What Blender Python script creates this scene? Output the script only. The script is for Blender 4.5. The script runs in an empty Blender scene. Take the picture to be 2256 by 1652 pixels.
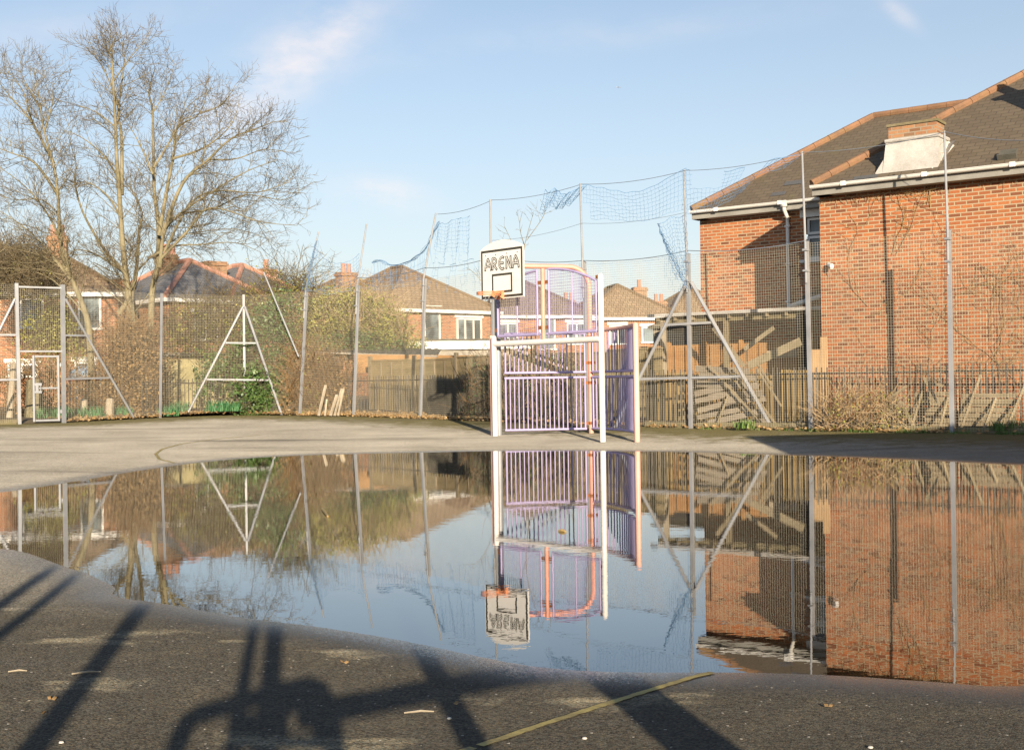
import bpy, math, random
import numpy as np
from mathutils import Vector, Matrix

# ------------------------------------------------------------------ camera, sky, sun
scene = bpy.context.scene
col = scene.collection
F, CX, CY, HOR = 2650.0, 1128.0, 826.0, 838.0
CAMZ = 1.2
PITCH = math.atan((HOR - CY) / F)
ROLL = math.radians(0.82)
cd = bpy.data.cameras.new("camera")
cam = bpy.data.objects.new("camera", cd)
col.objects.link(cam)
cd.sensor_width = 36.0
cd.lens = 36.0 * F / 2256.0
cd.clip_start = 0.05
cd.clip_end = 12000
CAMR = Matrix.Rotation(math.pi / 2 + PITCH, 3, 'X') @ Matrix.Rotation(-ROLL, 3, 'Z')
cam.matrix_world = Matrix.Translation((0, 0, CAMZ)) @ CAMR.to_4x4()
scene.camera = cam

SUN_AZ = math.radians(-10.3)     # heading of the light, from +Y towards +X
SUN_EL = math.radians(13.8)
world = bpy.data.worlds.new("World")
scene.world = world
world.use_nodes = True
SKY_STRENGTH = 0.097
SUN_STRENGTH = 5.0
EXPOSURE = 0.78
sd_ = bpy.data.lights.new("sun", 'SUN')
sd_.energy = SUN_STRENGTH
sd_.angle = math.radians(0.42)
sd_.color = (1.0, 0.84, 0.63)
sun = bpy.data.objects.new("sun", sd_)
col.objects.link(sun)
LDIR = Vector((math.sin(SUN_AZ) * math.cos(SUN_EL), math.cos(SUN_AZ) * math.cos(SUN_EL), -math.sin(SUN_EL)))
sun.rotation_euler = (-LDIR).to_track_quat('Z', 'Y').to_euler()
scene.view_settings.view_transform = 'Standard'
scene.view_settings.look = 'None'
scene.view_settings.exposure = EXPOSURE
scene.view_settings.gamma = 1.0
scene.view_settings.use_curve_mapping = False
scene.cycles.max_bounces = 6
scene.cycles.transparent_max_bounces = 8
scene.cycles.caustics_reflective = False
scene.cycles.caustics_refractive = False
scene.cycles.use_denoising = True


def sky_nodes():
    nt = world.node_tree
    nt.nodes.clear()
    N = nt.nodes.new
    L = nt.links.new
    out = N('ShaderNodeOutputWorld')
    bg = N('ShaderNodeBackground')
    bg.inputs['Strength'].default_value = SKY_STRENGTH
    sky = N('ShaderNodeTexSky')
    sky.sky_type = 'NISHITA'
    sky.sun_disc = False
    sky.sun_elevation = SUN_EL
    sky.sun_rotation = math.pi - math.radians(10.3)
    sky.altitude = 0
    sky.air_density = 1.0
    sky.dust_density = 0.6
    sky.ozone_density = 2.2
    tc = N('ShaderNodeTexCoord')
    sep = N('ShaderNodeSeparateXYZ')
    L(tc.outputs['Generated'], sep.inputs[0])

    def m(op, a, b=None, clamp=False):
        n = N('ShaderNodeMath')
        n.operation = op
        n.use_clamp = clamp
        for i, v in enumerate((a, b)):
            if v is None:
                continue
            if isinstance(v, (int, float)):
                n.inputs[i].default_value = v
            else:
                L(v, n.inputs[i])
        return n.outputs[0]
    yy = m('MAXIMUM', sep.outputs['Y'], 0.05)
    u = m('DIVIDE', sep.outputs['X'], yy)
    v = m('DIVIDE', sep.outputs['Z'], yy)
    noise = N('ShaderNodeTexNoise')
    noise.inputs['Scale'].default_value = 9
    noise.inputs['Detail'].default_value = 8
    noise.inputs['Roughness'].default_value = 0.62
    mp = N('ShaderNodeMapping')
    mp.inputs['Scale'].default_value = (1.0, 1.0, 2.2)
    L(tc.outputs['Generated'], mp.inputs[0])
    L(mp.outputs[0], noise.inputs['Vector'])
    tot = None
    # thin streaky clouds: centre u, v, half sizes, tilt, amount
    for (cu, cv, su, sv, tilt, amt) in ((-0.175, 0.270, .085, .026, 0.62, .95), (-0.107, 0.157, .034, .012, -0.12, 1.0),
                                       (0.327, 0.301, .018, .0065, -0.7, .45), (0.06, 0.285, .20, .012, 0.1, .22),
                                       (0.36, 0.325, .03, .008, 0.1, .3), (-0.36, .30, .12, .02, 0.15, .2)):
        du = m('SUBTRACT', u, cu)
        dv = m('SUBTRACT', v, cv)
        c, s = math.cos(tilt), math.sin(tilt)
        a = m('DIVIDE', m('ADD', m('MULTIPLY', du, c), m('MULTIPLY', dv, s)), su)
        b = m('DIVIDE', m('ADD', m('MULTIPLY', du, -s), m('MULTIPLY', dv, c)), sv)
        r = m('ADD', m('MULTIPLY', a, a), m('MULTIPLY', b, b))
        g = m('MULTIPLY', m('POWER', 2.718, m('MULTIPLY', r, -0.9)), amt)
        tot = g if tot is None else m('ADD', tot, g)
    nm = m('MULTIPLY', m('SUBTRACT', noise.outputs['Fac'], 0.36), 3.2, clamp=True)
    mask = m('MULTIPLY', tot, nm, clamp=True)
    # thin whitish veil towards the horizon
    veil = m('MULTIPLY', m('POWER', 2.718, m('MULTIPLY', m('ABSOLUTE', sep.outputs['Z']), -4.4)), 0.9)
    mix0 = N('ShaderNodeMix')
    mix0.data_type = 'RGBA'
    L(veil, mix0.inputs[0])
    L(sky.outputs[0], mix0.inputs[6])
    mix0.inputs[7].default_value = (4.95, 4.85, 4.8, 1)
    mix = N('ShaderNodeMix')
    mix.data_type = 'RGBA'
    L(mask, mix.inputs[0])
    L(mix0.outputs[2], mix.inputs[6])
    mix.inputs[7].default_value = (6.2, 5.7, 5.6, 1)
    L(mix.outputs[2], bg.inputs[0])
    L(bg.outputs[0], out.inputs[0])


sky_nodes()

# ------------------------------------------------------------------ pixel helpers (photo read at 2256 x 1652)


def ray(px, py):
    d = CAMR @ Vector(((px - CX) / F, (CY - py) / F, -1.0))
    return d / d.y


def P(px, py, Y):
    d = ray(px, py)
    return Vector((d.x * Y, Y, CAMZ + d.z * Y))


def PL(px, py, n, k):
    """point on the vertical plane n.(x,y)=k"""
    d = ray(px, py)
    Y = k / (n[0] * d.x + n[1])
    return Vector((d.x * Y, Y, CAMZ + d.z * Y))


def water_pt(px, py):
    d = ray(px, py)
    Y = -CAMZ / d.z
    return (d.x * Y, Y)


# ------------------------------------------------------------------ puddle outline and ground height
_far = [(0, 1086), (120, 1068), (250, 1046), (345, 1031), (420, 1021), (500, 1013), (600, 1006), (700, 1002), (900, 997),
        (1128, 993), (1400, 994), (1600, 998), (1780, 1004), (2000, 1012), (2256, 1026)]
_near = [(2256, 1517), (2100, 1504), (1960, 1494), (1780, 1483), (1600, 1480), (1450, 1481), (1300, 1478), (1170, 1468),
         (1040, 1442), (900, 1412), (770, 1390), (650, 1373), (560, 1364), (430, 1341), (330, 1324), (270, 1318), (245, 1308),
         (262, 1296), (230, 1280), (200, 1266), (130, 1243), (60, 1216), (0, 1206)]
SHORE = [water_pt(*p) for p in _far] + [(8.5, 14.2), (9.6, 11.5), (8.2, 8.2), (5.2, 5.6)] + [water_pt(*p) for p in _near] + \
        [(-5.2, 9.4), (-6.6, 10.4), (-7.2, 11.8), (-6.8, 13.2)]


def _smooth(pts, it=1):
    for _ in range(it):
        q = []
        for i in range(len(pts)):
            a, b = pts[i], pts[(i + 1) % len(pts)]
            q.append((a[0] * .75 + b[0] * .25, a[1] * .75 + b[1] * .25))
            q.append((a[0] * .25 + b[0] * .75, a[1] * .25 + b[1] * .75))
        pts = q
    return pts


SHORE = _smooth(SHORE, 2)
_S = np.array(SHORE)


def shore_sd(X, Y):
    """signed distance to the shore, positive on dry ground"""
    X = np.asarray(X, float)
    Y = np.asarray(Y, float)
    d2 = np.full(X.shape, 1e18)
    inside = np.zeros(X.shape, bool)
    n = len(_S)
    for i in range(n):
        ax, ay = _S[i]
        bx, by = _S[(i + 1) % n]
        ex, ey = bx - ax, by - ay
        t = np.clip(((X - ax) * ex + (Y - ay) * ey) / (ex * ex + ey * ey + 1e-12), 0, 1)
        dd = (X - ax - t * ex) ** 2 + (Y - ay - t * ey) ** 2
        d2 = np.minimum(d2, dd)
        c = ((ay > Y) != (by > Y)) & (X < (bx - ax) * (Y - ay) / (by - ay + 1e-15) + ax)
        inside ^= c
    s = np.sqrt(d2)
    return np.where(inside, -s, s)


def height_from_sd(s):
    return np.where(s > 0, 0.3 * (1 - np.exp(-np.maximum(s, 0) / 8.0)), -0.07 * (1 - np.exp(np.minimum(s, 0) / 1.5)))


def gz(x, y):
    return float(height_from_sd(shore_sd(np.array([x]), np.array([y])))[0])


def G(px, py):
    """point of the ground seen at a pixel"""
    d = ray(px, py)
    z = 0.05
    for _ in range(25):
        Y = (z - CAMZ) / d.z
        z = .5 * z + .5 * gz(d.x * Y, Y)
    return Vector((d.x * Y, Y, z))


def on_ground(px, Y):
    """ground point at a picture column and a depth"""
    d = ray(px, 900)
    return Vector((d.x * Y, Y, gz(d.x * Y, Y)))


# ------------------------------------------------------------------ materials
def new_mat(name):
    m = bpy.data.materials.new(name)
    m.use_nodes = True
    nt = m.node_tree
    b = nt.nodes['Principled BSDF']
    return m, nt, b


class NT:
    def __init__(s, nt):
        s.nt = nt

    def n(s, t, **k):
        n = s.nt.nodes.new(t)
        for a, v in k.items():
            setattr(n, a, v)
        return n

    def l(s, a, b):
        s.nt.links.new(a, b)

    def math(s, op, a, b=None, clamp=False):
        n = s.n('ShaderNodeMath', operation=op, use_clamp=clamp)
        for i, v in enumerate((a, b)):
            if v is None:
                continue
            if isinstance(v, (int, float)):
                n.inputs[i].default_value = v
            else:
                s.l(v, n.inputs[i])
        return n.outputs[0]

    def mix(s, f, a, b):
        n = s.n('ShaderNodeMix', data_type='RGBA')
        for i, v in ((0, f), (6, a), (7, b)):
            if isinstance(v, (int, float)):
                n.inputs[i].default_value = v
            elif isinstance(v, tuple):
                n.inputs[i].default_value = (*v[:3], 1)
            else:
                s.l(v, n.inputs[i])
        return n.outputs[2]

    def noise(s, vec, scale, detail=4, rough=.6, stretch=None):
        if stretch:
            mp = s.n('ShaderNodeMapping')
            mp.inputs['Scale'].default_value = stretch
            s.l(vec, mp.inputs[0])
            vec = mp.outputs[0]
        n = s.n('ShaderNodeTexNoise')
        n.inputs['Scale'].default_value = scale
        n.inputs['Detail'].default_value = detail
        n.inputs['Roughness'].default_value = rough
        s.l(vec, n.inputs['Vector'])
        return n.outputs['Fac']

    def ramp(s, f, stops):
        n = s.n('ShaderNodeValToRGB')
        el = n.color_ramp.elements
        while len(el) < len(stops):
            el.new(.5)
        for e, (p, c) in zip(el, stops):
            e.position = p
            e.color = (*c, 1) if len(c) == 3 else c
        s.l(f, n.inputs[0])
        return n.outputs[0]

    def bump(s, h, strength, dist, bsdf):
        n = s.n('ShaderNodeBump')
        n.inputs['Strength'].default_value = strength
        n.inputs['Distance'].default_value = dist
        s.l(h, n.inputs['Height'])
        s.l(n.outputs[0], bsdf.inputs['Normal'])


def lum(c, k):
    return tuple(min(1, x * k) for x in c)


def weathered(name, c, c2=None, scale=3.0, rough=.7, metal=0., fine=40., stretch=None, bump=.15, dist=.004, dirt=None, dirt_amt=.5):
    m, nt, b = new_mat(name)
    t = NT(nt)
    tc = t.n('ShaderNodeTexCoord').outputs['Object']
    c2 = c2 or lum(c, .7)
    n1 = t.noise(tc, scale, 5, .62, stretch)
    n2 = t.noise(tc, fine, 3, .6, stretch)
    f = t.math('ADD', t.math('MULTIPLY', n1, .65), t.math('MULTIPLY', n2, .35))
    cc = t.ramp(f, [(.36, c2), (.62, c)])
    if dirt:
        n3 = t.noise(tc, scale * .6, 6, .7)
        cc = t.mix(t.math('MULTIPLY', t.math('SUBTRACT', n3, .5), 5 * dirt_amt, clamp=True), cc, dirt)
    t.l(cc, b.inputs['Base Color'])
    b.inputs['Roughness'].default_value = rough
    b.inputs['Metallic'].default_value = metal
    if bump:
        t.bump(f, bump, dist, b)
    return m


def brick_mat(name, ang, cols, mortar, dark=.5, stain=(.16, .11, .07), bw=.225, bh=.075, ms=.011):
    m, nt, b = new_mat(name)
    t = NT(nt)
    tc = t.n('ShaderNodeTexCoord').outputs['Object']
    mp = t.n('ShaderNodeMapping')
    mp.inputs['Rotation'].default_value = (0, 0, -ang)
    t.l(tc, mp.inputs[0])
    sp = t.n('ShaderNodeSeparateXYZ')
    t.l(mp.outputs[0], sp.inputs[0])
    cb = t.n('ShaderNodeCombineXYZ')
    t.l(t.math('ADD', sp.outputs[0], sp.outputs[1]), cb.inputs[0])
    t.l(sp.outputs[2], cb.inputs[1])
    br = t.n('ShaderNodeTexBrick')
    br.inputs['Scale'].default_value = 1
    br.inputs['Brick Width'].default_value = bw
    br.inputs['Row Height'].default_value = bh
    br.inputs['Mortar Size'].default_value = ms
    br.inputs['Mortar Smooth'].default_value = .12
    br.inputs['Bias'].default_value = 0
    br.inputs['Color1'].default_value = (0, 0, 0, 1)
    br.inputs['Color2'].default_value = (1, 1, 1, 1)
    br.inputs['Mortar'].default_value = (.5, .5, .5, 1)
    t.l(cb.outputs[0], br.inputs['Vector'])
    bc = t.ramp(br.outputs['Color'], [(0, cols[0]), (.25, cols[1]), (.55, cols[2]), (.8, cols[3]), (1, cols[4])])
    n1 = t.noise(tc, 30, 5, .7)
    bc = t.mix(t.math('MULTIPLY', t.math('SUBTRACT', n1, .42), 2.2, clamp=True), bc, lum(cols[2], .62))
    n2 = t.noise(tc, 1.1, 6, .65)
    mo = t.mix(n1, mortar, lum(mortar, .75))
    cc = t.mix(br.outputs['Fac'], bc, mo)
    cc = t.mix(t.math('MULTIPLY', t.math('SUBTRACT', n2, .54), 3.4 * dark, clamp=True), cc, stain)
    t.l(cc, b.inputs['Base Color'])
    b.inputs['Roughness'].default_value = .9
    h = t.math('SUBTRACT', t.math('MULTIPLY', n1, .35), br.outputs['Fac'])
    t.bump(h, .55, .008, b)
    return m


def tile_mat(name, cols, moss=(.16, .15, .04), w=.3, h=.2, moss_amt=.5, gap=.01, rough=.85):
    """roof covering laid out in each roof plane's own metres (UV)"""
    m, nt, b = new_mat(name)
    t = NT(nt)
    uv = t.n('ShaderNodeTexCoord').outputs['UV']
    tc = t.n('ShaderNodeTexCoord').outputs['Object']
    br = t.n('ShaderNodeTexBrick')
    br.inputs['Scale'].default_value = 1
    br.inputs['Brick Width'].default_value = w
    br.inputs['Row Height'].default_value = h
    br.inputs['Mortar Size'].default_value = gap
    br.inputs['Mortar Smooth'].default_value = .3
    br.inputs['Color1'].default_value = (0, 0, 0, 1)
    br.inputs['Color2'].default_value = (1, 1, 1, 1)
    br.inputs['Mortar'].default_value = (.5, .5, .5, 1)
    t.l(uv, br.inputs['Vector'])
    bc = t.ramp(br.outputs['Color'], [(0, cols[0]), (.5, cols[1]), (1, cols[2])])
    bc = t.mix(br.outputs['Fac'], bc, lum(cols[0], .45))
    n1 = t.noise(tc, 1.3, 7, .7)
    n2 = t.noise(tc, 26, 4, .7)
    bc = t.mix(t.math('MULTIPLY', n2, .5), bc, lum(cols[2], 1.25))
    bc = t.mix(t.math('MULTIPLY', t.math('SUBTRACT', n1, .56), 6 * moss_amt, clamp=True), bc, moss)
    t.l(bc, b.inputs['Base Color'])
    b.inputs['Roughness'].default_value = rough
    sp = t.n('ShaderNodeSeparateXYZ')
    t.l(uv, sp.inputs[0])
    saw = t.math('SUBTRACT', 1.0, t.math('FRACT', t.math('DIVIDE', sp.outputs[1], h)))
    t.bump(t.math('SUBTRACT', t.math('ADD', saw, t.math('MULTIPLY', n2, .3)), t.math('MULTIPLY', br.outputs['Fac'], .6)), .5, .012, b)
    return m


def leaf_mat(name, cols, rough=.6, scale=7., trans=.25):
    m, nt, b = new_mat(name)
    t = NT(nt)
    tc = t.n('ShaderNodeTexCoord').outputs['Object']
    n1 = t.noise(tc, scale, 4, .7)
    cc = t.ramp(n1, [(.3, cols[0]), (.5, cols[1]), (.7, cols[2])])
    t.l(cc, b.inputs['Base Color'])
    b.inputs['Roughness'].default_value = rough
    if trans:
        b.inputs['Subsurface Weight'].default_value = 0
    return m


def glass_mat(name, tint=(.04, .05, .055)):
    m, nt, b = new_mat(name)
    t = NT(nt)
    tc = t.n('ShaderNodeTexCoord').outputs['Object']
    n1 = t.noise(tc, .9, 3, .5)
    t.l(t.ramp(n1, [(.4, tint), (.62, lum(tint, 5))]), b.inputs['Base Color'])
    b.inputs['Roughness'].default_value = .03
    b.inputs['IOR'].default_value = 1.55
    t.bump(t.noise(tc, 1.5, 2, .5), .05, .01, b)
    return m


TH = math.radians(36.4)
RED = [(.15, .058, .03), (.33, .108, .042), (.40, .130, .048), (.46, .165, .058), (.20, .074, .036)]
M = {}
M['brick'] = brick_mat('red brick', -TH, RED, (.47, .38, .25), dark=.5)
M['brick_far'] = brick_mat('far red brick', math.radians(35), RED, (.42, .34, .24), dark=.5)
M['chimney_brick'] = brick_mat('old chimney brick', math.radians(-36.4), [(.2, .10, .05), (.34, .16, .08), (.4, .19, .09), (.42, .22, .11), (.2, .12, .07)], (.36, .3, .22), dark=.7)
M['slate'] = tile_mat('brown slate', [(.105, .080, .053), (.12, .092, .062), (.14, .108, .073)], w=.24, h=.15, moss_amt=.42, moss=(.17, .15, .05))
M['tile_brown'] = tile_mat('brown roof tiles', [(.20, .14, .085), (.27, .19, .115), (.34, .24, .15)], w=.3, h=.28, moss_amt=.2, gap=.03)
M['tile_dark'] = tile_mat('dark roof tiles', [(.14, .105, .085), (.18, .14, .115), (.22, .17, .14)], w=.3, h=.28, moss_amt=.1, gap=.03)
M['slate_grey'] = tile_mat('grey slate', [(.12, .12, .125), (.155, .155, .16), (.19, .19, .19)], w=.3, h=.25, moss_amt=.15, gap=.02)
M['terracotta'] = weathered('terracotta ridge tile', (.29, .15, .08), (.17, .10, .058), 2.5, .85, bump=.3, dirt=(.20, .17, .06), dirt_amt=.45)
M['terracotta_pink'] = weathered('pink ridge tile', (.50, .27, .20), (.38, .19, .13), 2.5, .85)
M['white'] = weathered('white upvc', (.78, .77, .74), (.66, .65, .61), 1.5, .4, bump=.03)
M['white_old'] = weathered('weathered white render', (.56, .54, .51), (.36, .34, .31), 2.2, .85, dirt=(.26, .24, .21), dirt_amt=.5, bump=.35)
M['soffit'] = weathered('grey soffit', (.32, .31, .28), None, 2, .7)
M['glass'] = glass_mat('window glass')
M['galv'] = weathered('galvanised steel', (.37, .38, .40), (.26, .27, .285), 2.0, .5, metal=.2, fine=60, bump=.05, dirt=(.42, .39, .33), dirt_amt=.35)
M['wire'] = weathered('galvanised wire', (.47, .43, .33), (.33, .30, .23), 2.0, .6, metal=.0, fine=30, bump=0)
M['rail_dark'] = weathered('dark iron railing', (.035, .032, .028), (.06, .045, .03), 4, .6)
M['wood_grey'] = weathered('weathered grey timber', (.36, .295, .195), (.19, .15, .092), 2.2, .9, fine=30, stretch=(1, 1, .25), bump=.4, dirt=(.14, .13, .06), dirt_amt=.45)
M['wood_lap'] = weathered('weathered lap panel', (.37, .29, .155), (.19, .145, .072), 1.6, .9, fine=26, stretch=(.35, .35, 2.2), bump=.4, dirt=(.15, .15, .055), dirt_amt=.35)
M['wood_pale'] = weathered('pale split timber', (.50, .43, .32), (.27, .22, .155), 3, .9, fine=30, stretch=(1, 1, .3), bump=.3)
M['wood_brown'] = weathered('brown boards', (.46, .32, .125), (.24, .16, .06), 2.2, .9, fine=30, stretch=(1, 1, .2), bump=.4, dirt=(.17, .15, .045), dirt_amt=.35)
M['wood_orange'] = weathered('orange lap fence', (.48, .27, .11), (.33, .17, .065), 1.5, .85, fine=22, stretch=(.4, .4, 2), bump=.3)
M['wood_dark'] = weathered('near black boards', (.014, .013, .012), (.009, .009, .009), 2, .85, fine=20, stretch=(.4, .4, 2), bump=.3)
M['ply'] = weathered('plywood', (.60, .40, .21), (.50, .31, .15), 1.5, .8, fine=20, stretch=(1, 1, .2), bump=.1)
M['sleeper'] = weathered('mossy timber edging', (.25, .21, .13), (.14, .115, .06), 3, .95, fine=22, bump=.5, dirt=(.15, .15, .04), dirt_amt=.6)
M['bark'] = weathered('tree bark', (.29, .25, .155), (.12, .103, .06), 3.5, .95, fine=30, stretch=(1, 1, .4), bump=.6, dist=.02, dirt=(.21, .21, .10), dirt_amt=.4)
M['twig'] = weathered('twig bark', (.15, .118, .066), (.075, .058, .034), 2, .9, bump=0)
M['twig_light'] = weathered('dry stems', (.42, .31, .18), (.26, .18, .10), 2, .9, bump=0)
M['twig_warm'] = weathered('brown brush', (.25, .155, .07), (.12, .075, .035), 2, .9, bump=0)
M['ivy'] = leaf_mat('ivy leaves', [(.035, .075, .02), (.075, .14, .035), (.15, .20, .06)], .45)
M['olive'] = leaf_mat('olive leaves', [(.10, .12, .022), (.23, .23, .045), (.40, .35, .09)], .6)
M['dead_leaf'] = leaf_mat('dead leaves', [(.13, .07, .027), (.27, .17, .07), (.48, .35, .18)], .85, 9)
M['grass'] = leaf_mat('grass blades', [(.05, .11, .02), (.10, .18, .035), (.20, .25, .07)], .6, 3)
M['daff'] = leaf_mat('daffodil leaves', [(.035, .12, .045), (.06, .19, .075), (.12, .27, .10)], .5, 5)
M['goal_white'] = weathered('white powder coat', (.82, .79, .76), (.70, .66, .62), 1.6, .4, bump=.02, dirt=(.50, .40, .30), dirt_amt=.22)
M['purple'] = weathered('lilac powder coat', (.43, .37, .59), (.35, .295, .50), 2, .45, bump=.03)
M['orange'] = weathered('faded orange paint', (.80, .38, .29), (.68, .30, .22), 1.8, .5, bump=.03, dirt=(.38, .16, .07), dirt_amt=.3)
M['pink'] = weathered('faded pink paint', (.82, .50, .41), (.72, .40, .31), 1.8, .5, bump=.03)
M['rust'] = weathered('rusty steel', (.34, .13, .04), (.18, .07, .025), 9, .85, bump=.2)
M['black'] = weathered('black paint', (.035, .033, .024), (.05, .045, .03), 3, .5, bump=0)
M['board'] = weathered('backboard white', (.84, .82, .79), (.76, .74, .69), 2.5, .5, bump=.02, dirt=(.62, .58, .50), dirt_amt=.3)
M['hoop'] = weathered('orange hoop', (.80, .34, .18), (.66, .24, .1), 3, .5, bump=.05)
M['net'] = weathered('blue net twine', (.13, .28, .48), (.09, .20, .37), 2, .8, bump=0)
M['cable'] = weathered('steel cable', (.22, .26, .31), None, 2, .6, bump=0)
M['yellow'] = weathered('worn yellow paint', (.50, .39, .12), (.30, .23, .08), 9, .8, fine=60, bump=.3, dirt=(.05, .047, .04), dirt_amt=.9)
M['tarp'] = weathered('blue tarpaulin', (.28, .40, .52), (.2, .3, .42), 3, .5)
M['camera_white'] = weathered('white camera housing', (.8, .8, .8), None, 3, .35, bump=0)
M['felt'] = weathered('roofing felt', (.12, .11, .09), (.07, .07, .055), 4, .95)
M['shed_board'] = weathered('grey shed boards', (.30, .26, .21), (.2, .17, .13), 2, .9, fine=20, stretch=(.3, .3, 3), bump=.3)
M['concrete'] = weathered('pale concrete', (.42, .39, .34), (.3, .27, .22), 3, .95)
M['pebble'] = weathered('pale stone', (.62, .58, .52), None, 8, .9)
M['olive_wall'] = weathered('pale olive wall', (.40, .35, .19), (.27, .24, .12), 1.6, .9, bump=.2)
M['plane'] = weathered('airliner grey', (.34, .35, .37), None, 1, .4, bump=0)


# ------------------------------------------------------------------ mesh builder and tagging
ORG = {}


class MB:
    def __init__(s):
        s.v = []
        s.f = []
        s.uv = {}

    def poly(s, pts, uv=None):
        i = len(s.v)
        s.v += [tuple(p) for p in pts]
        s.f.append(tuple(range(i, i + len(pts))))
        if uv:
            s.uv[len(s.f) - 1] = uv

    def box(s, c, ax, ay, az):
        """centre and three half-axis vectors"""
        c, ax, ay, az = Vector(c), Vector(ax), Vector(ay), Vector(az)
        i = len(s.v)
        for sz in (-1, 1):
            for sx, sy in ((-1, -1), (1, -1), (1, 1), (-1, 1)):
                s.v.append(tuple(c + ax * sx + ay * sy + az * sz))
        for q in ((0, 3, 2, 1), (4, 5, 6, 7), (0, 1, 5, 4), (1, 2, 6, 5), (2, 3, 7, 6), (3, 0, 4, 7)):
            s.f.append(tuple(i + k for k in q))

    def bar(s, a, b, w, h=None, up=(0, 0, 1)):
        """rectangular bar from a to b, width w across, h along 'up'"""
        a, b = Vector(a), Vector(b)
        h = h or w
        d = b - a
        L = d.length
        if L < 1e-6:
            return
        d.normalize()
        upv = Vector(up)
        if abs(d.dot(upv)) > .98:
            upv = Vector((0, 1, 0)) if abs(d.y) < .9 else Vector((1, 0, 0))
        x = d.cross(upv).normalized()
        y = x.cross(d).normalized()
        s.box((a + b) / 2, x * w / 2, d * L / 2, y * h / 2)

    def tube(s, pts, r, n=6, cap=True):
        pts = [Vector(p) for p in pts]
        if not isinstance(r, (list, tuple)):
            r = [r] * len(pts)
        prev = None
        base = len(s.v)
        ref = None
        for k, p in enumerate(pts):
            d = (pts[min(k + 1, len(pts) - 1)] - pts[max(k - 1, 0)])
            if d.length < 1e-9:
                d = Vector((0, 0, 1))
            d.normalize()
            if ref is None:
                ref = Vector((1, 0, 0)) if abs(d.x) < .8 else Vector((0, 1, 0))
            x = (ref - d * ref.dot(d))
            if x.length < 1e-6:
                x = d.orthogonal()
            x.normalize()
            ref = x
            y = d.cross(x)
            for j in range(n):
                a = 2 * math.pi * j / n
                s.v.append(tuple(p + (x * math.cos(a) + y * math.sin(a)) * r[k]))
        for k in range(len(pts) - 1):
            for j in range(n):
                a = base + k * n + j
                b = base + k * n + (j + 1) % n
                s.f.append((a, b, b + n, a + n))
        if cap and n > 2:
            e = len(s.v)
            s.v += s.v[base:base + n]
            s.f.append(tuple(e + j for j in reversed(range(n))))
            e = len(s.v)
            s.v += s.v[base + (len(pts) - 1) * n:base + len(pts) * n]
            s.f.append(tuple(e + j for j in range(n)))

    def build(s, name, mat, parent=None, smooth=False, loc=None):
        me = bpy.data.meshes.new(name)
        o0 = Vector(ORG[parent.name]) if parent else Vector(loc or (0, 0, 0))
        me.from_pydata([tuple(Vector(v) - o0) for v in s.v], [], s.f)
        if s.uv:
            ul = me.uv_layers.new(name='UVMap')
            for fi, uv in s.uv.items():
                p = me.polygons[fi]
                for k, li in enumerate(p.loop_indices):
                    ul.data[li].uv = uv[k]
        me.materials.append(mat)
        if smooth:
            me.polygons.foreach_set('use_smooth', [True] * len(me.polygons))
        me.update()
        o = bpy.data.objects.new(name, me)
        col.objects.link(o)
        if parent:
            o.parent = parent
        else:
            o.location = o0
        ORG[o.name] = tuple(o0)
        return o


def tag(o, label, cat, group=None):
    o['label'] = label
    o['category'] = cat
    if group:
        o['group'] = group
    return o


def thing(name, loc, label, cat, group=None):
    o = bpy.data.objects.new(name, None)
    o.empty_display_size = .2
    col.objects.link(o)
    o.location = loc
    ORG[o.name] = tuple(loc)
    return tag(o, label, cat, group)


def kind(o, k):
    o['kind'] = k
    return o


UP = Vector((0, 0, 1))


def lerp(a, b, t):
    return a + (b - a) * t


def hv(x, y, z=0):
    return Vector((x, y, z))


# ------------------------------------------------------------------ fence posts read from the photo
# name: base px, base py, px per metre, top of mesh (px,py), top of thin pole or None
FP = {
    'a': (43, 935, 85.0, (36, 625), None),
    'b': (141, 932, 83.5, (138, 628), None),
    'c': (353, 917, 76.0, (356, 647), None),
    'A': (540, 908, 72.5, (537, 650), None),
    'd': (660, 918, 75.5, (676, 640), (705, 511)),
    'e': (779, 914, 78.0, (790, 630), (811, 494)),
    'f': (925, 928, 83.5, (937, 615), (964, 470)),
    'g': (1087, 934, 90.2, (1085, 592), (1084, 440)),
    'h': (1296, 940, 98.0, (1287, 577), (1282, 405)),
    'i': (1522, 945, 106.0, (1516, 560), (1510, 375)),
    'j': (1787, 947, 113.3, (1777, 533), (1770, 335)),
    'k': (2098, 957, 122.5, (2090, 507), (2083, 290)),
}
POST = {}
for k_, (bx, by, s_, tp, pole) in FP.items():
    Y = F / s_
    b_ = P(bx, by, Y)
    POST[k_] = (b_, P(tp[0], tp[1], Y), P(pole[0], pole[1], Y) if pole else None, s_)
# beyond the frame on both sides
bk = POST['k'][0]
POST['m'] = (Vector((bk.x + 2.3, bk.y - 1.75, bk.z - .02)), Vector((bk.x + 2.3, bk.y - 1.75, 3.75)), Vector((bk.x + 2.3, bk.y - 1.75, 5.6)), 130)
ba = POST['a'][0]
POST['z'] = (Vector((ba.x - 2.4, ba.y - 1.5, ba.z)), Vector((ba.x - 2.4, ba.y - 1.5, POST['a'][1].z)), None, 88)
ORDER = ['z', 'a', 'b', 'c', 'A', 'd', 'e', 'f', 'g', 'h', 'i', 'j', 'k', 'm']
FLINE = [POST[q][0] for q in ORDER]


def fence_normal(a, b):
    d = (b - a)
    d.z = 0
    d.normalize()
    n = Vector((-d.y, d.x, 0))
    return d, n          # n points away from the court (to the far side)


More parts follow.
